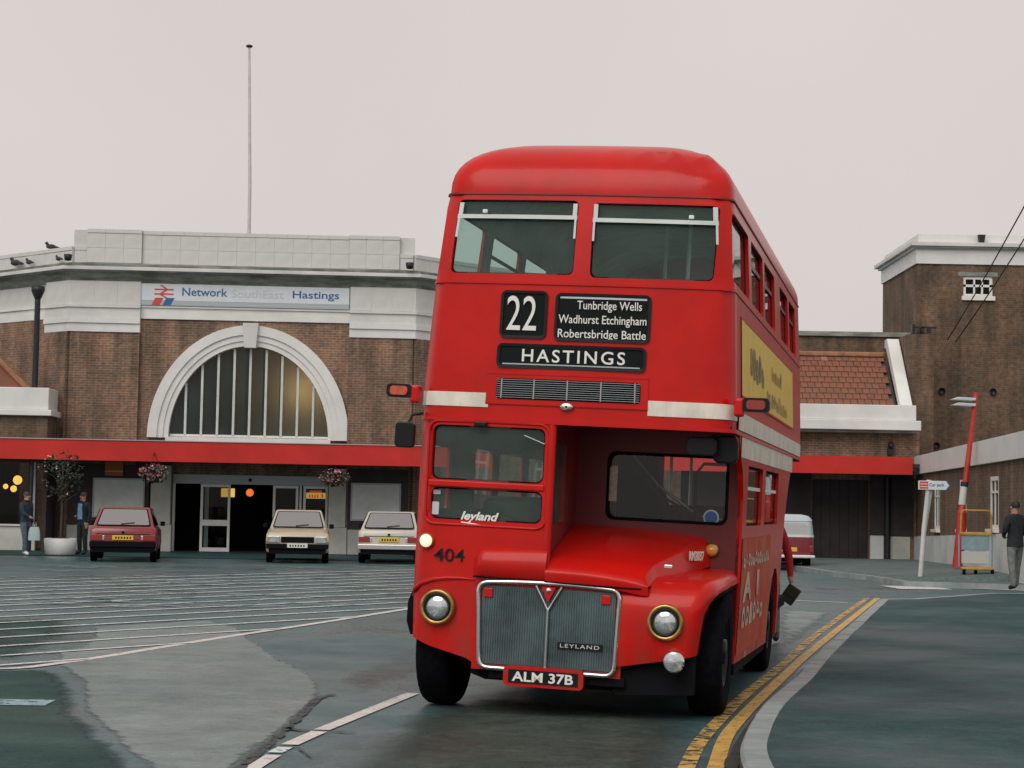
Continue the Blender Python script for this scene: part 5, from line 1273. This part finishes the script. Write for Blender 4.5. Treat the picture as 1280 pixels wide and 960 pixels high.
for h, y in zip(hol, ws):
    a, b, z0, z1 = h[0][0], h[1][0], h[0][1], h[2][1]; f = .10; mb = MB()
    Y0, Y1 = .0, .05
    zt = z0 + (z1 - z0) * .68
    mb.box(a, a + f, Y0, Y1, z0, z1).box(b - f, b, Y0, Y1, z0, z1).box(a + f, b - f, Y0, Y1, z1 - f, z1).box(a + f, b - f, Y0, Y1, z0, z0 + f).box(a + f, b - f, Y0, Y1, zt, zt + .06)
    mb.box((a + b) / 2 - .03, (a + b) / 2 + .03, Y0 + .003, Y1 - .003, z0 + f, zt).box((a + b) / 2 - .025, (a + b) / 2 + .025, Y0 + .003, Y1 - .003, zt + .06, z1 - f)
    wn = mb.build('window', 'white_paint', ow); wn.location = (org.x, org.y, 0); wn.rotation_euler = (0, 0, rzw)
    MB().add([(a, .03, z0), (b, .03, z0), (b, .03, z1), (a, .03, z1)], [(0, 1, 2, 3)]).build('pane', 'dark_glass', wn); MB().box(a - .1, b + .1, .5, .52, z0, z1).build('blind', 'interior', wn)
    MB().box(a - .06, b + .06, -.12, .10, z0 - .08, z0 - .002).build('sill', 'white_paint', wn)
# cables from the bracket out over the road
for k, (a, b, lb) in enumerate((((13.72, 50, 9.62), (14.75, 63.8, 7.45), 'upper black cable slanting down to the tower wall'), ((14.05, 50, 9.25), (15.02, 63.8, 7.38), 'lower black cable slanting down to the tower wall'))):
    A, B_ = Vector(a), Vector(b); A2 = A + (A - B_) * 1.6; A2.z += 2.2
    pts = []
    for i in range(25):
        t = i / 24; p_ = A2.lerp(B_, t); p_.z -= 1.5 * t * (1 - t) * 1.2; pts.append(p_)
    tag(MB().tube(pts, .022, 6).build('overhead_cable', 'iron_black'), lb, 'cable', 'overhead cables')
# ------------------------------------------------------------------ parked cars
def car(name, label, x, y, rz, paint_, L, W_, Hh, belt, hood, ws, roof0, roof1, rear, tail, front_view, grp='cars parked outside the station', dark_low=False, trim='black_matt', hl_square=True):
    """local Y: 0 is the end that faces the camera side; profile along Y from front (0) to tail (L)"""
    c = empty(name, (x, y, 0), rz); tag(c, label, 'car', grp)
    hw = W_ / 2; r_w = .29; ya, yb_ = .72, L - .72
    def archp(yc): return [(yc + .34 * cos(pi - pi * k / 8), .27 + .34 * sin(pi - pi * k / 8)) for k in range(9)]
    prof_ = [(.04, .27)] + archp(ya) + archp(yb_) + [(L - .03, .27), (L, .50), (L - .02, tail - .10), (L - .06, tail)]
    if rear < L - .12: prof_ += [(rear, belt + .0)]
    prof_ += [(ws, belt), (.10, hood), (.02, hood - .12), (0, .45)]
    rings = []
    for fx, inset, dz in ((-1, .10, 0), (-1, .0, 0), (1, .0, 0), (1, .10, 0)):
        pass
    mb = MB()
    # side silhouettes: widest at mid height, tucked in at sill and shoulder
    def bp(s): return lambda a, b: (s * hw * (1 - .05 * max(0, (b - .55) / .4) ** 2 - .03 * max(0, (.45 - b) / .2)), a + (0.04 if a < .3 else (-.04 if a > L - .3 else 0)) * 1, b)
    def bi(s): return lambda a, b: (s * hw * .80, a, b + (.025 if b > belt - .2 else 0))
    n = len(prof_)
    P = [[f(*p) for p in prof_] for f in (bp(-1), bi(-1), bi(1), bp(1))]
    vs = [v for r in P for v in r]
    fs = [(k * n + i, k * n + (i + 1) % n, (k + 1) * n + (i + 1) % n, (k + 1) * n + i) for k in range(3) for i in range(n)]
    mb.add(vs, fs); mb.add(P[0], [tuple(range(n))]); mb.add(P[3], [tuple(range(n))[::-1]])
    body = mb.build('body', paint_, c, .05, 3, recalc=True)
    for p__ in body.data.polygons: p__.use_smooth = True
    # greenhouse
    zb, zt = belt + .01, Hh; wb, wt = hw * .93, hw * .74
    base = [(-wb, ws), (wb, ws), (wb, rear), (-wb, rear)]; top = [(-wt, roof0), (wt, roof0), (wt, roof1), (-wt, roof1)]
    mb = MB(); mb.add([(a, b, zb - .04) for a, b in base] + [(a, b, zt) for a, b in top], [(3, 2, 1, 0), (4, 5, 6, 7), (0, 1, 5, 4), (1, 2, 6, 5), (2, 3, 7, 6), (3, 0, 4, 7)])
    mb.build('cabin', paint_, c, .05, 3, recalc=True)
    def gl(i, j, nm, m0=.10, m1=.10, mt=.12, mb_=.10, splits=1):
        A, B_, C_, D = [Vector((*base[i], zb)), Vector((*base[j], zb)), Vector((*top[j], zt)), Vector((*top[i], zt))]
        nr = (B_ - A).cross(D - A).normalized() * .012
        for s in range(splits):
            u0 = m0 + (1 - m0 - m1) * s / splits + (.015 if s else 0); u1 = m0 + (1 - m0 - m1) * (s + 1) / splits - (.015 if s < splits - 1 else 0)
            q = lambda u, v: (A.lerp(B_, u)).lerp(D.lerp(C_, u), v) + nr
            lp = rpoly([(u0, mb_), (u1, mb_), (u1, 1 - mt), (u0, 1 - mt)], .05, 3)
            g_ = MB().add([q(*p) for p in lp], [tuple(range(len(lp)))]).build(nm, 'car_glass', c)
            cu, cv = (u0 + u1) / 2, (1 + mb_ - mt) / 2; ou = [(cu + (p[0] - cu) * 1.05, cv + (p[1] - cv) * 1.10) for p in lp]
            MB().add([q(*p) - nr * .25 for p in ou], [tuple(range(len(ou)))]).build('window_rubber', 'black_matt', g_)
            if nm in ('windscreen', 'rear_window'):
                MB().tube([q(u0 + (u1 - u0) * .45, mb_ + .03) + nr, q(u0 + (u1 - u0) * .72, mb_ + .10) + nr], .008, 5).build('wiper', 'black_matt', g_)
    gl(0, 1, 'windscreen', .07, .07); gl(2, 3, 'rear_window', .08, .08); gl(1, 2, 'side_window', .06, .06, splits=2); gl(3, 0, 'side_window', .06, .06, splits=2)
    # the ends
    ye = 0 if front_view else L; sg = -1 if front_view else 1
    def end(nm, xa, xb, z0, z1, m_, pr=.02, dep=.08, parent=c, bev=.008):
        a, b = ye + sg * pr, ye - sg * dep; return bx(nm, xa, xb, min(a, b), max(a, b), z0, z1, m_, parent, bev)
    end('bumper', -hw * .98, hw * .98, .38, .50, trim, .06, .1)
    end('lower_panel', -hw * .9, hw * .9, .24, .375, 'black_matt', .0, .1)
    if front_view:
        end('grille', -hw * .52, hw * .52, .53, .68, 'black_matt', .015)
        for s in (-1, 1):
            h = end('headlamp', min(s * hw * .56, s * hw * .92), max(s * hw * .56, s * hw * .92), .53, .69, 'lens', .025)
            end('turn_lamp', min(s * hw * .93, s * hw * .99), max(s * hw * .93, s * hw * .99), .55, .67, 'lamp_amber', .02)
        p = end('number_plate', -.26, .26, .40, .51, 'plate_white', .07)
    else:
        zl = tail - .30
        for s in (-1, 1):
            end('tail_lamp', min(s * hw * .60, s * hw * .96), max(s * hw * .60, s * hw * .96), zl, zl + .14, 'tail_red', .02)
            end('reverse_lamp', min(s * hw * .54, s * hw * .60), max(s * hw * .54, s * hw * .60), zl + .01, zl + .12, 'lens', .018)
        p = end('number_plate', -.26, .26, zl + .01, zl + .125, 'plate_yellow', .025)
    for k_ in range(6): end('plate_mark', -.20 + .07 * k_, -.165 + .07 * k_, p.bound_box[0][2] + .03, p.bound_box[1][2] - .03, 'black_matt', .028 if not front_view else .073, .0, p, 0)
    if not front_view:
        end('tailgate_seam', -hw * .8, hw * .8, tail - .145, tail - .135, 'black_matt', .006, .02); end('lock', -.03, .03, tail - .12, tail - .07, 'black_matt', .02, .02)
    for s in (-1, 1):
        for yy in (ws + .15, (ws + rear) / 2 + .1): bx('door_seam', min(s * hw * .965, s * hw * 1.003), max(s * hw * .965, s * hw * 1.003), yy, yy + .012, .36, belt - .06, 'black_matt', c)
    if dark_low: end('tail_panel', -hw * .95, hw * .95, .30, tail - .32, 'black_matt', .012)
    for s in (-1, 1):
        for yy in (ya, yb_):
            w_ = wheel(s * (hw - .09), yy, .17, r_w, c, hub='steel', s=s, rimr=.6)
        bx('mirror', min(s * hw, s * (hw + .12)), max(s * hw, s * (hw + .12)), ws + .25, ws + .33, belt + .02, belt + .14, 'black_matt', c, .02)
    return c
# the red hatchback shows its tail: turned round, so local Y runs away from its tail
car('parked_car', 'dark red hatchback parked tail outwards left of the entrance', -10.2, 47.2 + 3.8, pi + .15, 'car_red', 3.85, 1.66, 1.36, .86, .78, 1.05, 1.65, 2.95, 3.72, .84, False, dark_low=True)
car('parked_car', 'beige saloon parked nose outwards in front of the entrance doors', -5.43, 48.6, .10, 'car_beige', 4.1, 1.62, 1.36, .86, .76, 1.15, 1.75, 2.85, 3.30, .84, True)
car('parked_car', 'cream white hatchback parked tail outwards, half hidden by the bus', -3.22, 49.4 + 4.0, pi + .02, 'car_cream', 4.0, 1.64, 1.36, .88, .78, 1.10, 1.7, 3.0, 3.92, .86, False, trim='chrome')
# camper van
van = empty('camper_van', (7.36, 50.2, 0), -.03); tag(van, 'maroon and white camper van parked tail outwards beyond the bus', 'van')
def vloft(levels, name, m, hw_=.74, L_=3.4, r=.22):
    mb = MB(); rg = []
    for z, ins in levels: rg.append([(a, b, z) for a, b in rrect(-hw_ + ins, hw_ - ins, 0 + ins * 1.3, L_ - ins * 1.3, r - min(ins, .12), 6)])
    n = len(rg[0]); vs = [v for q in rg for v in q]
    mb.add(vs, [(k * n + i, k * n + (i + 1) % n, (k + 1) * n + (i + 1) % n, (k + 1) * n + i) for k in range(len(rg) - 1) for i in range(n)], True)
    mb.add(rg[0], [tuple(range(n))[::-1]]); mb.add(rg[-1], [tuple(range(n))]); return mb.build(name, m, van)
vloft([(.36, .04), (.45, .0), (.88, .005)], 'lower_body', 'car_maroon'); vloft([(.882, -.004), (.935, -.004)], 'waist_band', 'white_paint')
vloft([(.937, .01), (1.2, .035), (1.30, .055)], 'upper_body', 'van_pale'); vloft([(1.302, .045), (1.36, .06), (1.44, .14), (1.48, .30)], 'roof', 'van_pale')
mb = MB(); lp = rpoly([(-.56, .97), (.56, .97), (.52, 1.25), (-.52, 1.25)], .08); mb.add([(a, .004 + (b - .937) * .09 - .012 + .02, b) for a, b in lp], [tuple(range(len(lp)))]); mb.build('rear_window', 'car_glass', van)
bx('bumper', -.74, .74, -.08, .05, .33, .41, 'white_paint', van, .03); bx('number_plate', -.27, .27, -.02, .02, .50, .61, 'plate_yellow', van, .005)
for s in (-1, 1): bx('tail_lamp', min(s * .60, s * .70), max(s * .60, s * .70), .0, .09, .48, .66, 'tail_red', van, .02)
MB().sphere((.0, -.01, .72), .05, 10, 6, (1, .4, 1)).build('handle', 'chrome', van)
for s in (-1, 1):
    for yy in (.7, 2.7): wheel(s * .60, yy, .18, .29, van, hub='steel', s=s, rimr=.6)
bx('underside', -.6, .6, .15, 3.2, .22, .36, 'black_matt', van)

# ------------------------------------------------------------------ people
def person(name_label, x, y, z, rz, h, J, mats, hair, extra=None, top_z=.52):
    """J: joint positions in units of body height, x right, y forward(-), z up; one skinned body"""
    root = empty('person', (x, y, z), rz); tag(root, name_label, 'person')
    order = ['pelvis', 'belly', 'chest', 'neck', 'headb', 'headm', 'headt', 'shL', 'elL', 'wrL', 'haL', 'shR', 'elR', 'wrR', 'haR', 'hiL', 'knL', 'anL', 'toL', 'hiR', 'knR', 'anR', 'toR']
    ed = [(0, 1), (1, 2), (2, 3), (3, 4), (4, 5), (5, 6), (2, 7), (7, 8), (8, 9), (9, 10), (2, 11), (11, 12), (12, 13), (13, 14), (0, 15), (15, 16), (16, 17), (17, 18), (0, 19), (19, 20), (20, 21), (21, 22)]
    rad_ = dict(pelvis=(.088, .065), belly=(.082, .058), chest=(.095, .062), neck=(.032, .034), headb=(.034, .040), headm=(.043, .054), headt=(.034, .040), sh=(.046, .044), el=(.032, .032), wr=(.024, .022), ha=(.022, .014), hi=(.060, .060), kn=(.042, .044), an=(.034, .036), to=(.026, .020))
    me = bpy.data.meshes.new('body'); me.from_pydata([tuple(Vector(J[k]) * h) for k in order], ed, [])
    o = bpy.data.objects.new('body', me); col.objects.link(o)
    md = o.modifiers.new('s', 'SKIN'); md.use_smooth_shade = True
    o.modifiers.new('d', 'SUBSURF').levels = 1
    for i, k in enumerate(order):
        r = rad_[k] if k in rad_ else rad_[k[:2]]
        me.skin_vertices[0].data[i].radius = (r[0] * h, r[1] * h)
    me.skin_vertices[0].data[0].use_root = True
    bpy.context.view_layer.update()
    m2 = bpy.data.meshes.new_from_object(o.evaluated_get(bpy.context.evaluated_depsgraph_get())); bpy.data.objects.remove(o)
    m2.name = 'body'
    for k in mats: m2.materials.append(M[k])          # 0 skin 1 top 2 trousers 3 shoes
    jp = [Vector(J[k]) * h for k in order]
    cls = {}
    def seg_cls(a, b):
        ka, kb = order[a], order[b]
        if kb[:2] in ('he',) or kb == 'neck': return 0
        if kb[:2] == 'ha': return 0
        if kb[:2] in ('hi', 'kn'): return 2
        if kb[:2] == 'an': return 2
        if kb[:2] == 'to': return 3
        return 1
    for p in m2.polygons:
        c_ = p.center; best = 1e9; bc = 1
        for a, b in ed:
            A, B_ = jp[a], jp[b]; d = B_ - A; t = max(0, min(1, (c_ - A).dot(d) / d.length_squared)); q = (c_ - A - d * t).length
            if order[b][:2] == 'he': q -= .0
            if q < best: best = q; bc = seg_cls(a, b); tt = t; kb = order[b]
        if bc == 0 and kb in ('neck', 'headb') and c_.z < (J['neck'][2] + .012) * h: bc = 1
        if bc == 1 and c_.z < top_z * h and kb in ('belly',): bc = 2 if c_.z < (top_z - .03) * h else 1
        if bc == 2 and kb[:2] == 'hi' and c_.z > top_z * h: bc = 1
        p.material_index = bc; p.use_smooth = True
    link('body', m2, root)
    hm, ht_ = Vector(J['headm']) * h, Vector(J['headt']) * h
    fd = Vector(J.get('face', (0, -1, 0))).normalized()
    mb = MB(); c0 = hm + Vector((0, 0, .02 * h)) - fd * .016 * h
    mb.grid(lambda u, v: c0 + Vector((.047 * h * cos(2 * pi * u) * sin(pi * .62 * v), .058 * h * sin(2 * pi * u) * sin(pi * .62 * v), .056 * h * cos(pi * .62 * v))), 14, 8); mb.build('hair', hair, root)
    sd_ = Vector((-fd.y, fd.x, 0))
    mb = MB(); mb.tube([hm + fd * .05 * h + Vector((0, 0, .006 * h)), hm + fd * .066 * h + Vector((0, 0, -.008 * h))], [.006 * h, .010 * h], 6)
    for s in (-1, 1): mb.sphere(hm + sd_ * s * .045 * h, .012 * h, 6, 5, (.6, 1, 1.3))
    mb.build('face_features', mats[0], root)
    mb = MB()
    for s in (-1, 1): mb.sphere(hm + fd * .050 * h + sd_ * s * .018 * h + Vector((0, 0, .012 * h)), .006 * h, 6, 4)
    mb.build('eyes', 'hair_dark', root)
    for kw_, ke in (('wrL', 'haL'), ('wrR', 'haR')):
        a, b = Vector(J[kw_]) * h, Vector(J[ke]) * h; d = (b - a).normalized(); sx = Vector((0, 1, 0)) if abs(d.y) < .8 else Vector((1, 0, 0)); sx = (sx - d * sx.dot(d)).normalized(); q = d.cross(sx)
        mb = MB()
        for i, ln in enumerate((.030, .036, .038, .034)):
            st_ = b - d * .006 * h + sx * (-.015 + .0095 * i) * h; mb.tube([st_, st_ + d * ln * .55 * h, st_ + d * ln * .9 * h + q * .012 * h], [.0052 * h, .005 * h, .0035 * h], 5)
        st_ = a + d * .02 * h + sx * .014 * h; mb.tube([st_, st_ + sx * .018 * h + d * .014 * h, st_ + sx * .016 * h + d * .034 * h], [.006 * h, .0055 * h, .004 * h], 5)
        mb.build('fingers', mats[0], root)
    return root
def pose(**k):
    J = dict(pelvis=(0, 0, .53), belly=(0, .0, .60), chest=(0, .0, .74), neck=(0, 0, .835), headb=(0, -.005, .865), headm=(0, -.012, .92), headt=(0, -.008, .962),
             shL=(-.105, 0, .795), elL=(-.135, .02, .635), wrL=(-.13, -.02, .50), haL=(-.128, -.03, .465), shR=(.105, 0, .795), elR=(.135, .02, .635), wrR=(.13, -.02, .50), haR=(.128, -.03, .465),
             hiL=(-.055, 0, .49), knL=(-.062, -.01, .28), anL=(-.066, .012, .045), toL=(-.075, -.07, .022), hiR=(.055, 0, .49), knR=(.062, -.01, .28), anR=(.066, .012, .045), toR=(.075, -.07, .022))
    J.update(k); return J
man = person('man in dark jacket and grey trousers standing at the right edge', 9.86, 36.9, .125, radians(205), 1.74,
             pose(elR=(.15, .0, .65), wrR=(.09, -.09, .60), haR=(.06, -.115, .585), elL=(-.15, .01, .65), wrL=(-.10, -.08, .59), haL=(-.07, -.10, .575), hiL=(-.055, 0, .49), knL=(-.075, -.06, .275), anL=(-.085, -.095, .045), toL=(-.09, -.175, .022), knR=(.065, .02, .275), anR=(.07, .065, .045), toR=(.08, -.015, .022)),
             ('skin', 'jacket_dark', 'cloth_grey', 'leather_black'), 'hair_dark', top_z=.47)
mb = MB(); mb.lathe([(.105 * 1.74, .48 * 1.74), (.100 * 1.74, .54 * 1.74), (.094 * 1.74, .62 * 1.74)], 18, Matrix.Diagonal((1, .78, 1, 1))); mb.build('jacket_skirt', 'jacket_dark', man)
person('man in navy top and jeans walking by the shop at far left', -13.0, 50.9, .012, radians(60), 1.72,
       pose(elL=(-.13, -.06, .66), wrL=(-.09, -.17, .60), haL=(-.08, -.205, .585), knL=(-.06, -.05, .28), anL=(-.065, -.07, .045), toL=(-.07, -.15, .022), knR=(.06, .03, .28), anR=(.065, .09, .05), toR=(.07, .02, .022)),
       ('skin', 'cloth_navy', 'denim', 'trainer_white'), 'hair_brown')
bag = empty('carrier_bag', (-12.72, 50.75, .42)); tag(bag, 'pale blue carrier bag held by the man in jeans', 'bag')
mb = MB(); mb.grid(lambda u, v: Vector((.15 * cos(2 * pi * u) * (1 - .35 * v ** 3) + .02 * sin(9 * u), .06 * sin(2 * pi * u) * (1 - .5 * v ** 2), .36 * v)), 16, 8); mb.add([(.15 * cos(2 * pi * k / 16), .06 * sin(2 * pi * k / 16), 0) for k in range(16)], [tuple(range(16))]); mb.build('pouch', 'bag_pale', bag)
MB().tube([(-.05, 0, .35), (-.03, 0, .48), (.03, 0, .48), (.05, 0, .35)], .008, 6).build('handle', 'bag_pale', bag)
m2_ = person('man in dark jacket over light blue shirt beside the planter', -11.78, 52.3, .012, radians(-35), 1.74,
       pose(elL=(-.14, .02, .64), wrL=(-.09, -.08, .60), haL=(-.06, -.10, .60)), ('skin', 'jacket_dark', 'jacket_dark', 'leather_black'), 'hair_brown')
mb = MB(); mb.grid(lambda u, v: Vector(((-.05 + .10 * u) * (1.2 - .3 * v) * 1.74, (-.070 - .006 * sin(pi * u)) * 1.74, (.56 + .25 * v) * 1.74)), 4, 6); mb.build('shirt_front', 'shirt_blue', m2_)
# conductor behind the bus
BW = lambda x, y, z: bm4 @ Vector((x, y, z))
P = Vector((3.09, 22.75, 0))
con = person('person in red jumper standing by the rear platform of the bus', P.x - .02, P.y, .0, radians(-8), 1.72,
       pose(shR=(.11, 0, .79), elR=(.165, .0, .62), wrR=(.180, -.03, .46), haR=(.185, -.04, .42), knR=(.07, .03, .28), anR=(.075, .10, .06), toR=(.085, .03, .025), knL=(-.06, -.06, .28), anL=(-.065, -.07, .045), toL=(-.07, -.15, .022)),
       ('skin', 'jumper_red', 'cloth_grey', 'leather_black'), 'hair_brown')
hb = con.matrix_world
bag2 = empty('ticket_wallet', (0, 0, 0)); tag(bag2, 'small black wallet held by the person in red', 'wallet')
c_, s_ = cos(radians(-8)), sin(radians(-8)); hx, hy = .18 * 1.72, -.055 * 1.72
bag2.location = (P.x - .02 + hx * c_ - hy * s_, P.y + hx * s_ + hy * c_,   .345 * 1.72); bag2.rotation_euler = (0, .6, -.2)
bx('cover', -.085, .085, -.025, .025, -.11, .11, 'leather_black', bag2, .012); bx('flap', -.08, .08, -.034, -.026, -.02, .105, 'leather_black', bag2, .003)

# ------------------------------------------------------------------ planting
random.seed(21)
def leaf_cloud(c, rx, ry, rz, n, size, m, name, parent, squash=1):
    mb = MB()
    for i in range(n):
        while True:
            p = Vector((random.uniform(-1, 1), random.uniform(-1, 1), random.uniform(-1, 1)))
            if .25 < p.length < 1 and mnoise.noise(p * 2.3 + Vector(c)) > -.25: break
        q = Vector((c[0] + p.x * rx, c[1] + p.y * ry, c[2] + p.z * rz)); s = size * random.uniform(.6, 1.3)
        a = Vector((random.gauss(0, 1), random.gauss(0, 1), random.gauss(0, .6))).normalized(); b = a.cross(Vector((random.gauss(0, 1), random.gauss(0, 1), random.gauss(0, 1)))).normalized()
        mb.add([q - a * s, q + b * s * .5, q + a * s, q - b * s * .5], [(0, 1, 2, 3)])
    o = mb.build(name, m, parent); o['kind'] = 'stuff'; return o
def basket(u, v, Y, label):
    d = Fw + Rr * ((u - 640) / F_PX) - Uu * ((v - 480) / F_PX); t = Y / d.y; P = d * t + Vector((0, 0, CAM_H))
    r = empty('hanging_basket', P); tag(r, label, 'flower basket', 'hanging baskets under the canopy')
    MB().lathe([(.04, -.26), (.17, -.18), (.24, .0), (.25, .02)], 14).build('bowl', 'wood', r)
    leaf_cloud((0, 0, -.02), .42, .34, .26, 520, .055, 'leaf', 'foliage', r)
    for m_, k in (('petal_pink', 150), ('petal_white', 80), ('petal_red', 60)): leaf_cloud((random.uniform(-.05, .05), -.04, .03), .45, .38, .26, k, .045, m_, 'flowers', r)
    for a in (0, 2.1, 4.2): MB().tube([(.24 * cos(a), .24 * sin(a), .02), (0, 0, .62)], .008, 5).build('chain', 'iron_black', r)
basket(192, 592, 54.8, 'hanging basket of pink flowers left of the entrance doors'); basket(419, 597, 55.4, 'hanging basket of pink and white flowers right of the entrance doors')
pl_ = empty('planter_tub', (-12.22, 51.6, .012)); tag(pl_, 'white concrete planter tub near the red car', 'planter')
MB().lathe([(0, 0), (.36, 0), (.40, .04), (.44, .44), (.40, .46), (.38, .42), (0, .40)], 28).build('tub', 'plinth_white', pl_); MB().lathe([(.39, .41), (.2, .47), (0, .50)], 20).build('soil', 'soil', pl_)
tr = empty('small_tree', (-12.22, 51.6, .45)); tag(tr, 'thin dark young tree growing from the white planter tub', 'tree')
mb = MB(); mb.tube([(0, 0, 0), (.02, 0, .7), (-.02, .02, 1.4), (.03, 0, 2.0)], [.04, .034, .026, .012], 8)
for k in range(7):
    a = k * 2.4; z = .9 + .14 * k; mb.tube([(0, 0, z), (.25 * cos(a), .25 * sin(a), z + .25), (.42 * cos(a), .42 * sin(a), z + .34)], [.014, .010, .004], 5)
mb.build('trunk', 'wood', tr)
mb_c = leaf_cloud((0, 0, 1.72), .62, .5, .72, 420, .055, 'leaf_dark', 'crown', tr); leaf_cloud((-.1, -.1, 1.75), .60, .5, .60, 45, .04, 'petal_white', 'blossom', tr)

# ------------------------------------------------------------------ street furniture at the right
sp = empty('direction_sign', (9.25, 42.6, .13)); tag(sp, 'white car park direction sign with red rail arrows on a pale post', 'sign')
MB().tube([(0, 0, 0), (.08, 0, 1.1), (.19, 0, 2.2)], .055, 12).build('post', 'grey_post', sp)
MB().tube([(.10, .02, 1.0), (.27, .02, 2.14)], .035, 10).build('post_brace', 'sign_grey', sp)
lp = [(-.02, 1.98), (.62, 1.98), (.70, 2.08), (.62, 2.18), (-.02, 2.18)]
MB().prism([(a - .05, b) for a, b in lp], lambda a, b: (a, -.09, b), lambda a, b: (a, -.06, b)).build('arrow_board', 'sign_white', sp, recalc=True)
MB().prism([(.55, 1.985), (.58, 1.985), (.65, 2.08), (.58, 2.175), (.55, 2.175), (.62, 2.08)], lambda a, b: (a, -.094, b), lambda a, b: (a, -.089, b)).build('arrow_tip', 'sign_blue', sp, recalc=True)
bx('rail_panel', -.045, .15, -.095, -.0885, 2.0, 2.16, 'sign_red', sp)
for dz in (.025, -.035): bx('rail_arrow', -.03, .135, -.098, -.0945, 2.08 + dz - .008, 2.08 + dz + .008, 'white_paint', sp)
lettering('Car park', .345, -.092, 2.08, .34, .10, 'sign_blue', sp, bold=.01)
lpst = empty('street_lamp', (11.12, 47.0, .25)); tag(lpst, 'red street lamp post with pale double lantern by the office wing', 'street lamp')
MB().tube([(0, 0, 0), (.10, 0, 1.0), (.11, 0, 1.35)], [.125, .12, .115], 14).build('base_section', 'lamp_red', lpst)
MB().tube([(.11, 0, 1.35), (.115, 0, 1.42), (.30, 0, 3.0), (.46, 0, 4.35)], [.115, .085, .065, .055], 12).build('column', 'lamp_red', lpst)
MB().tube([(.118, -.002, 1.55), (.165, -.002, 2.0)], [.094, .090], 14).build('number_band', 'plinth_white', lpst); MB().tube([(.166, -.002, 2.0), (.183, -.002, 2.12)], .093, 14).build('number_band', 'cloth_navy', lpst)
for dz, k in ((.0, 1), (-.14, .9)):
    mb = MB(); mb.prism([(-.20 * k, .0), (.42, -.02), (.44, .05), (-.0, .07)], lambda a, b: (a, -.12, 4.16 + dz + b), lambda a, b: (a, .12, 4.16 + dz + b)); mb.build('lantern', 'lamp_alu', lpst, .015, recalc=True)
tl = empty('luggage_trolley', (10.62, 43.0, .19), -.1); tl.scale = (.92, .92, .92); tag(tl, 'tall luggage trolley with yellow rails and blue panel by the wing', 'trolley')
bx('deck', -.38, .38, -.3, .3, .14, .20, 'trolley_yellow', tl, .02); bx('panel', -.34, .34, .24, .27, .62, .98, 'trolley_blue', tl, .01); bx('lower_panel', -.34, .34, .245, .265, .28, .58, 'trolley_pale', tl, .01)
bx('top_rail', -.40, .40, .20, .28, .985, 1.06, 'trolley_yellow', tl, .02)
MB().tube([(-.40, .25, .2), (-.40, .25, 1.0)], .022, 8).build('upright', 'trolley_blue', tl); MB().tube([(.40, .25, .2), (.40, .25, 1.0)], .022, 8).build('upright', 'trolley_blue', tl)
MB().tube([(-.36, .27, 1.06), (-.34, .27, 1.52), (-.30, .27, 1.60), (.30, .27, 1.60), (.36, .27, 1.58), (.39, .27, 1.44), (.39, .27, 1.06)], .022, 8).build('handle', 'trolley_yellow', tl)
for a, b in ((-.34, -.22), (.34, -.22), (0, .2)): wheel(a, b, .06, .10, tl, hub='black_paint', rimr=.5)
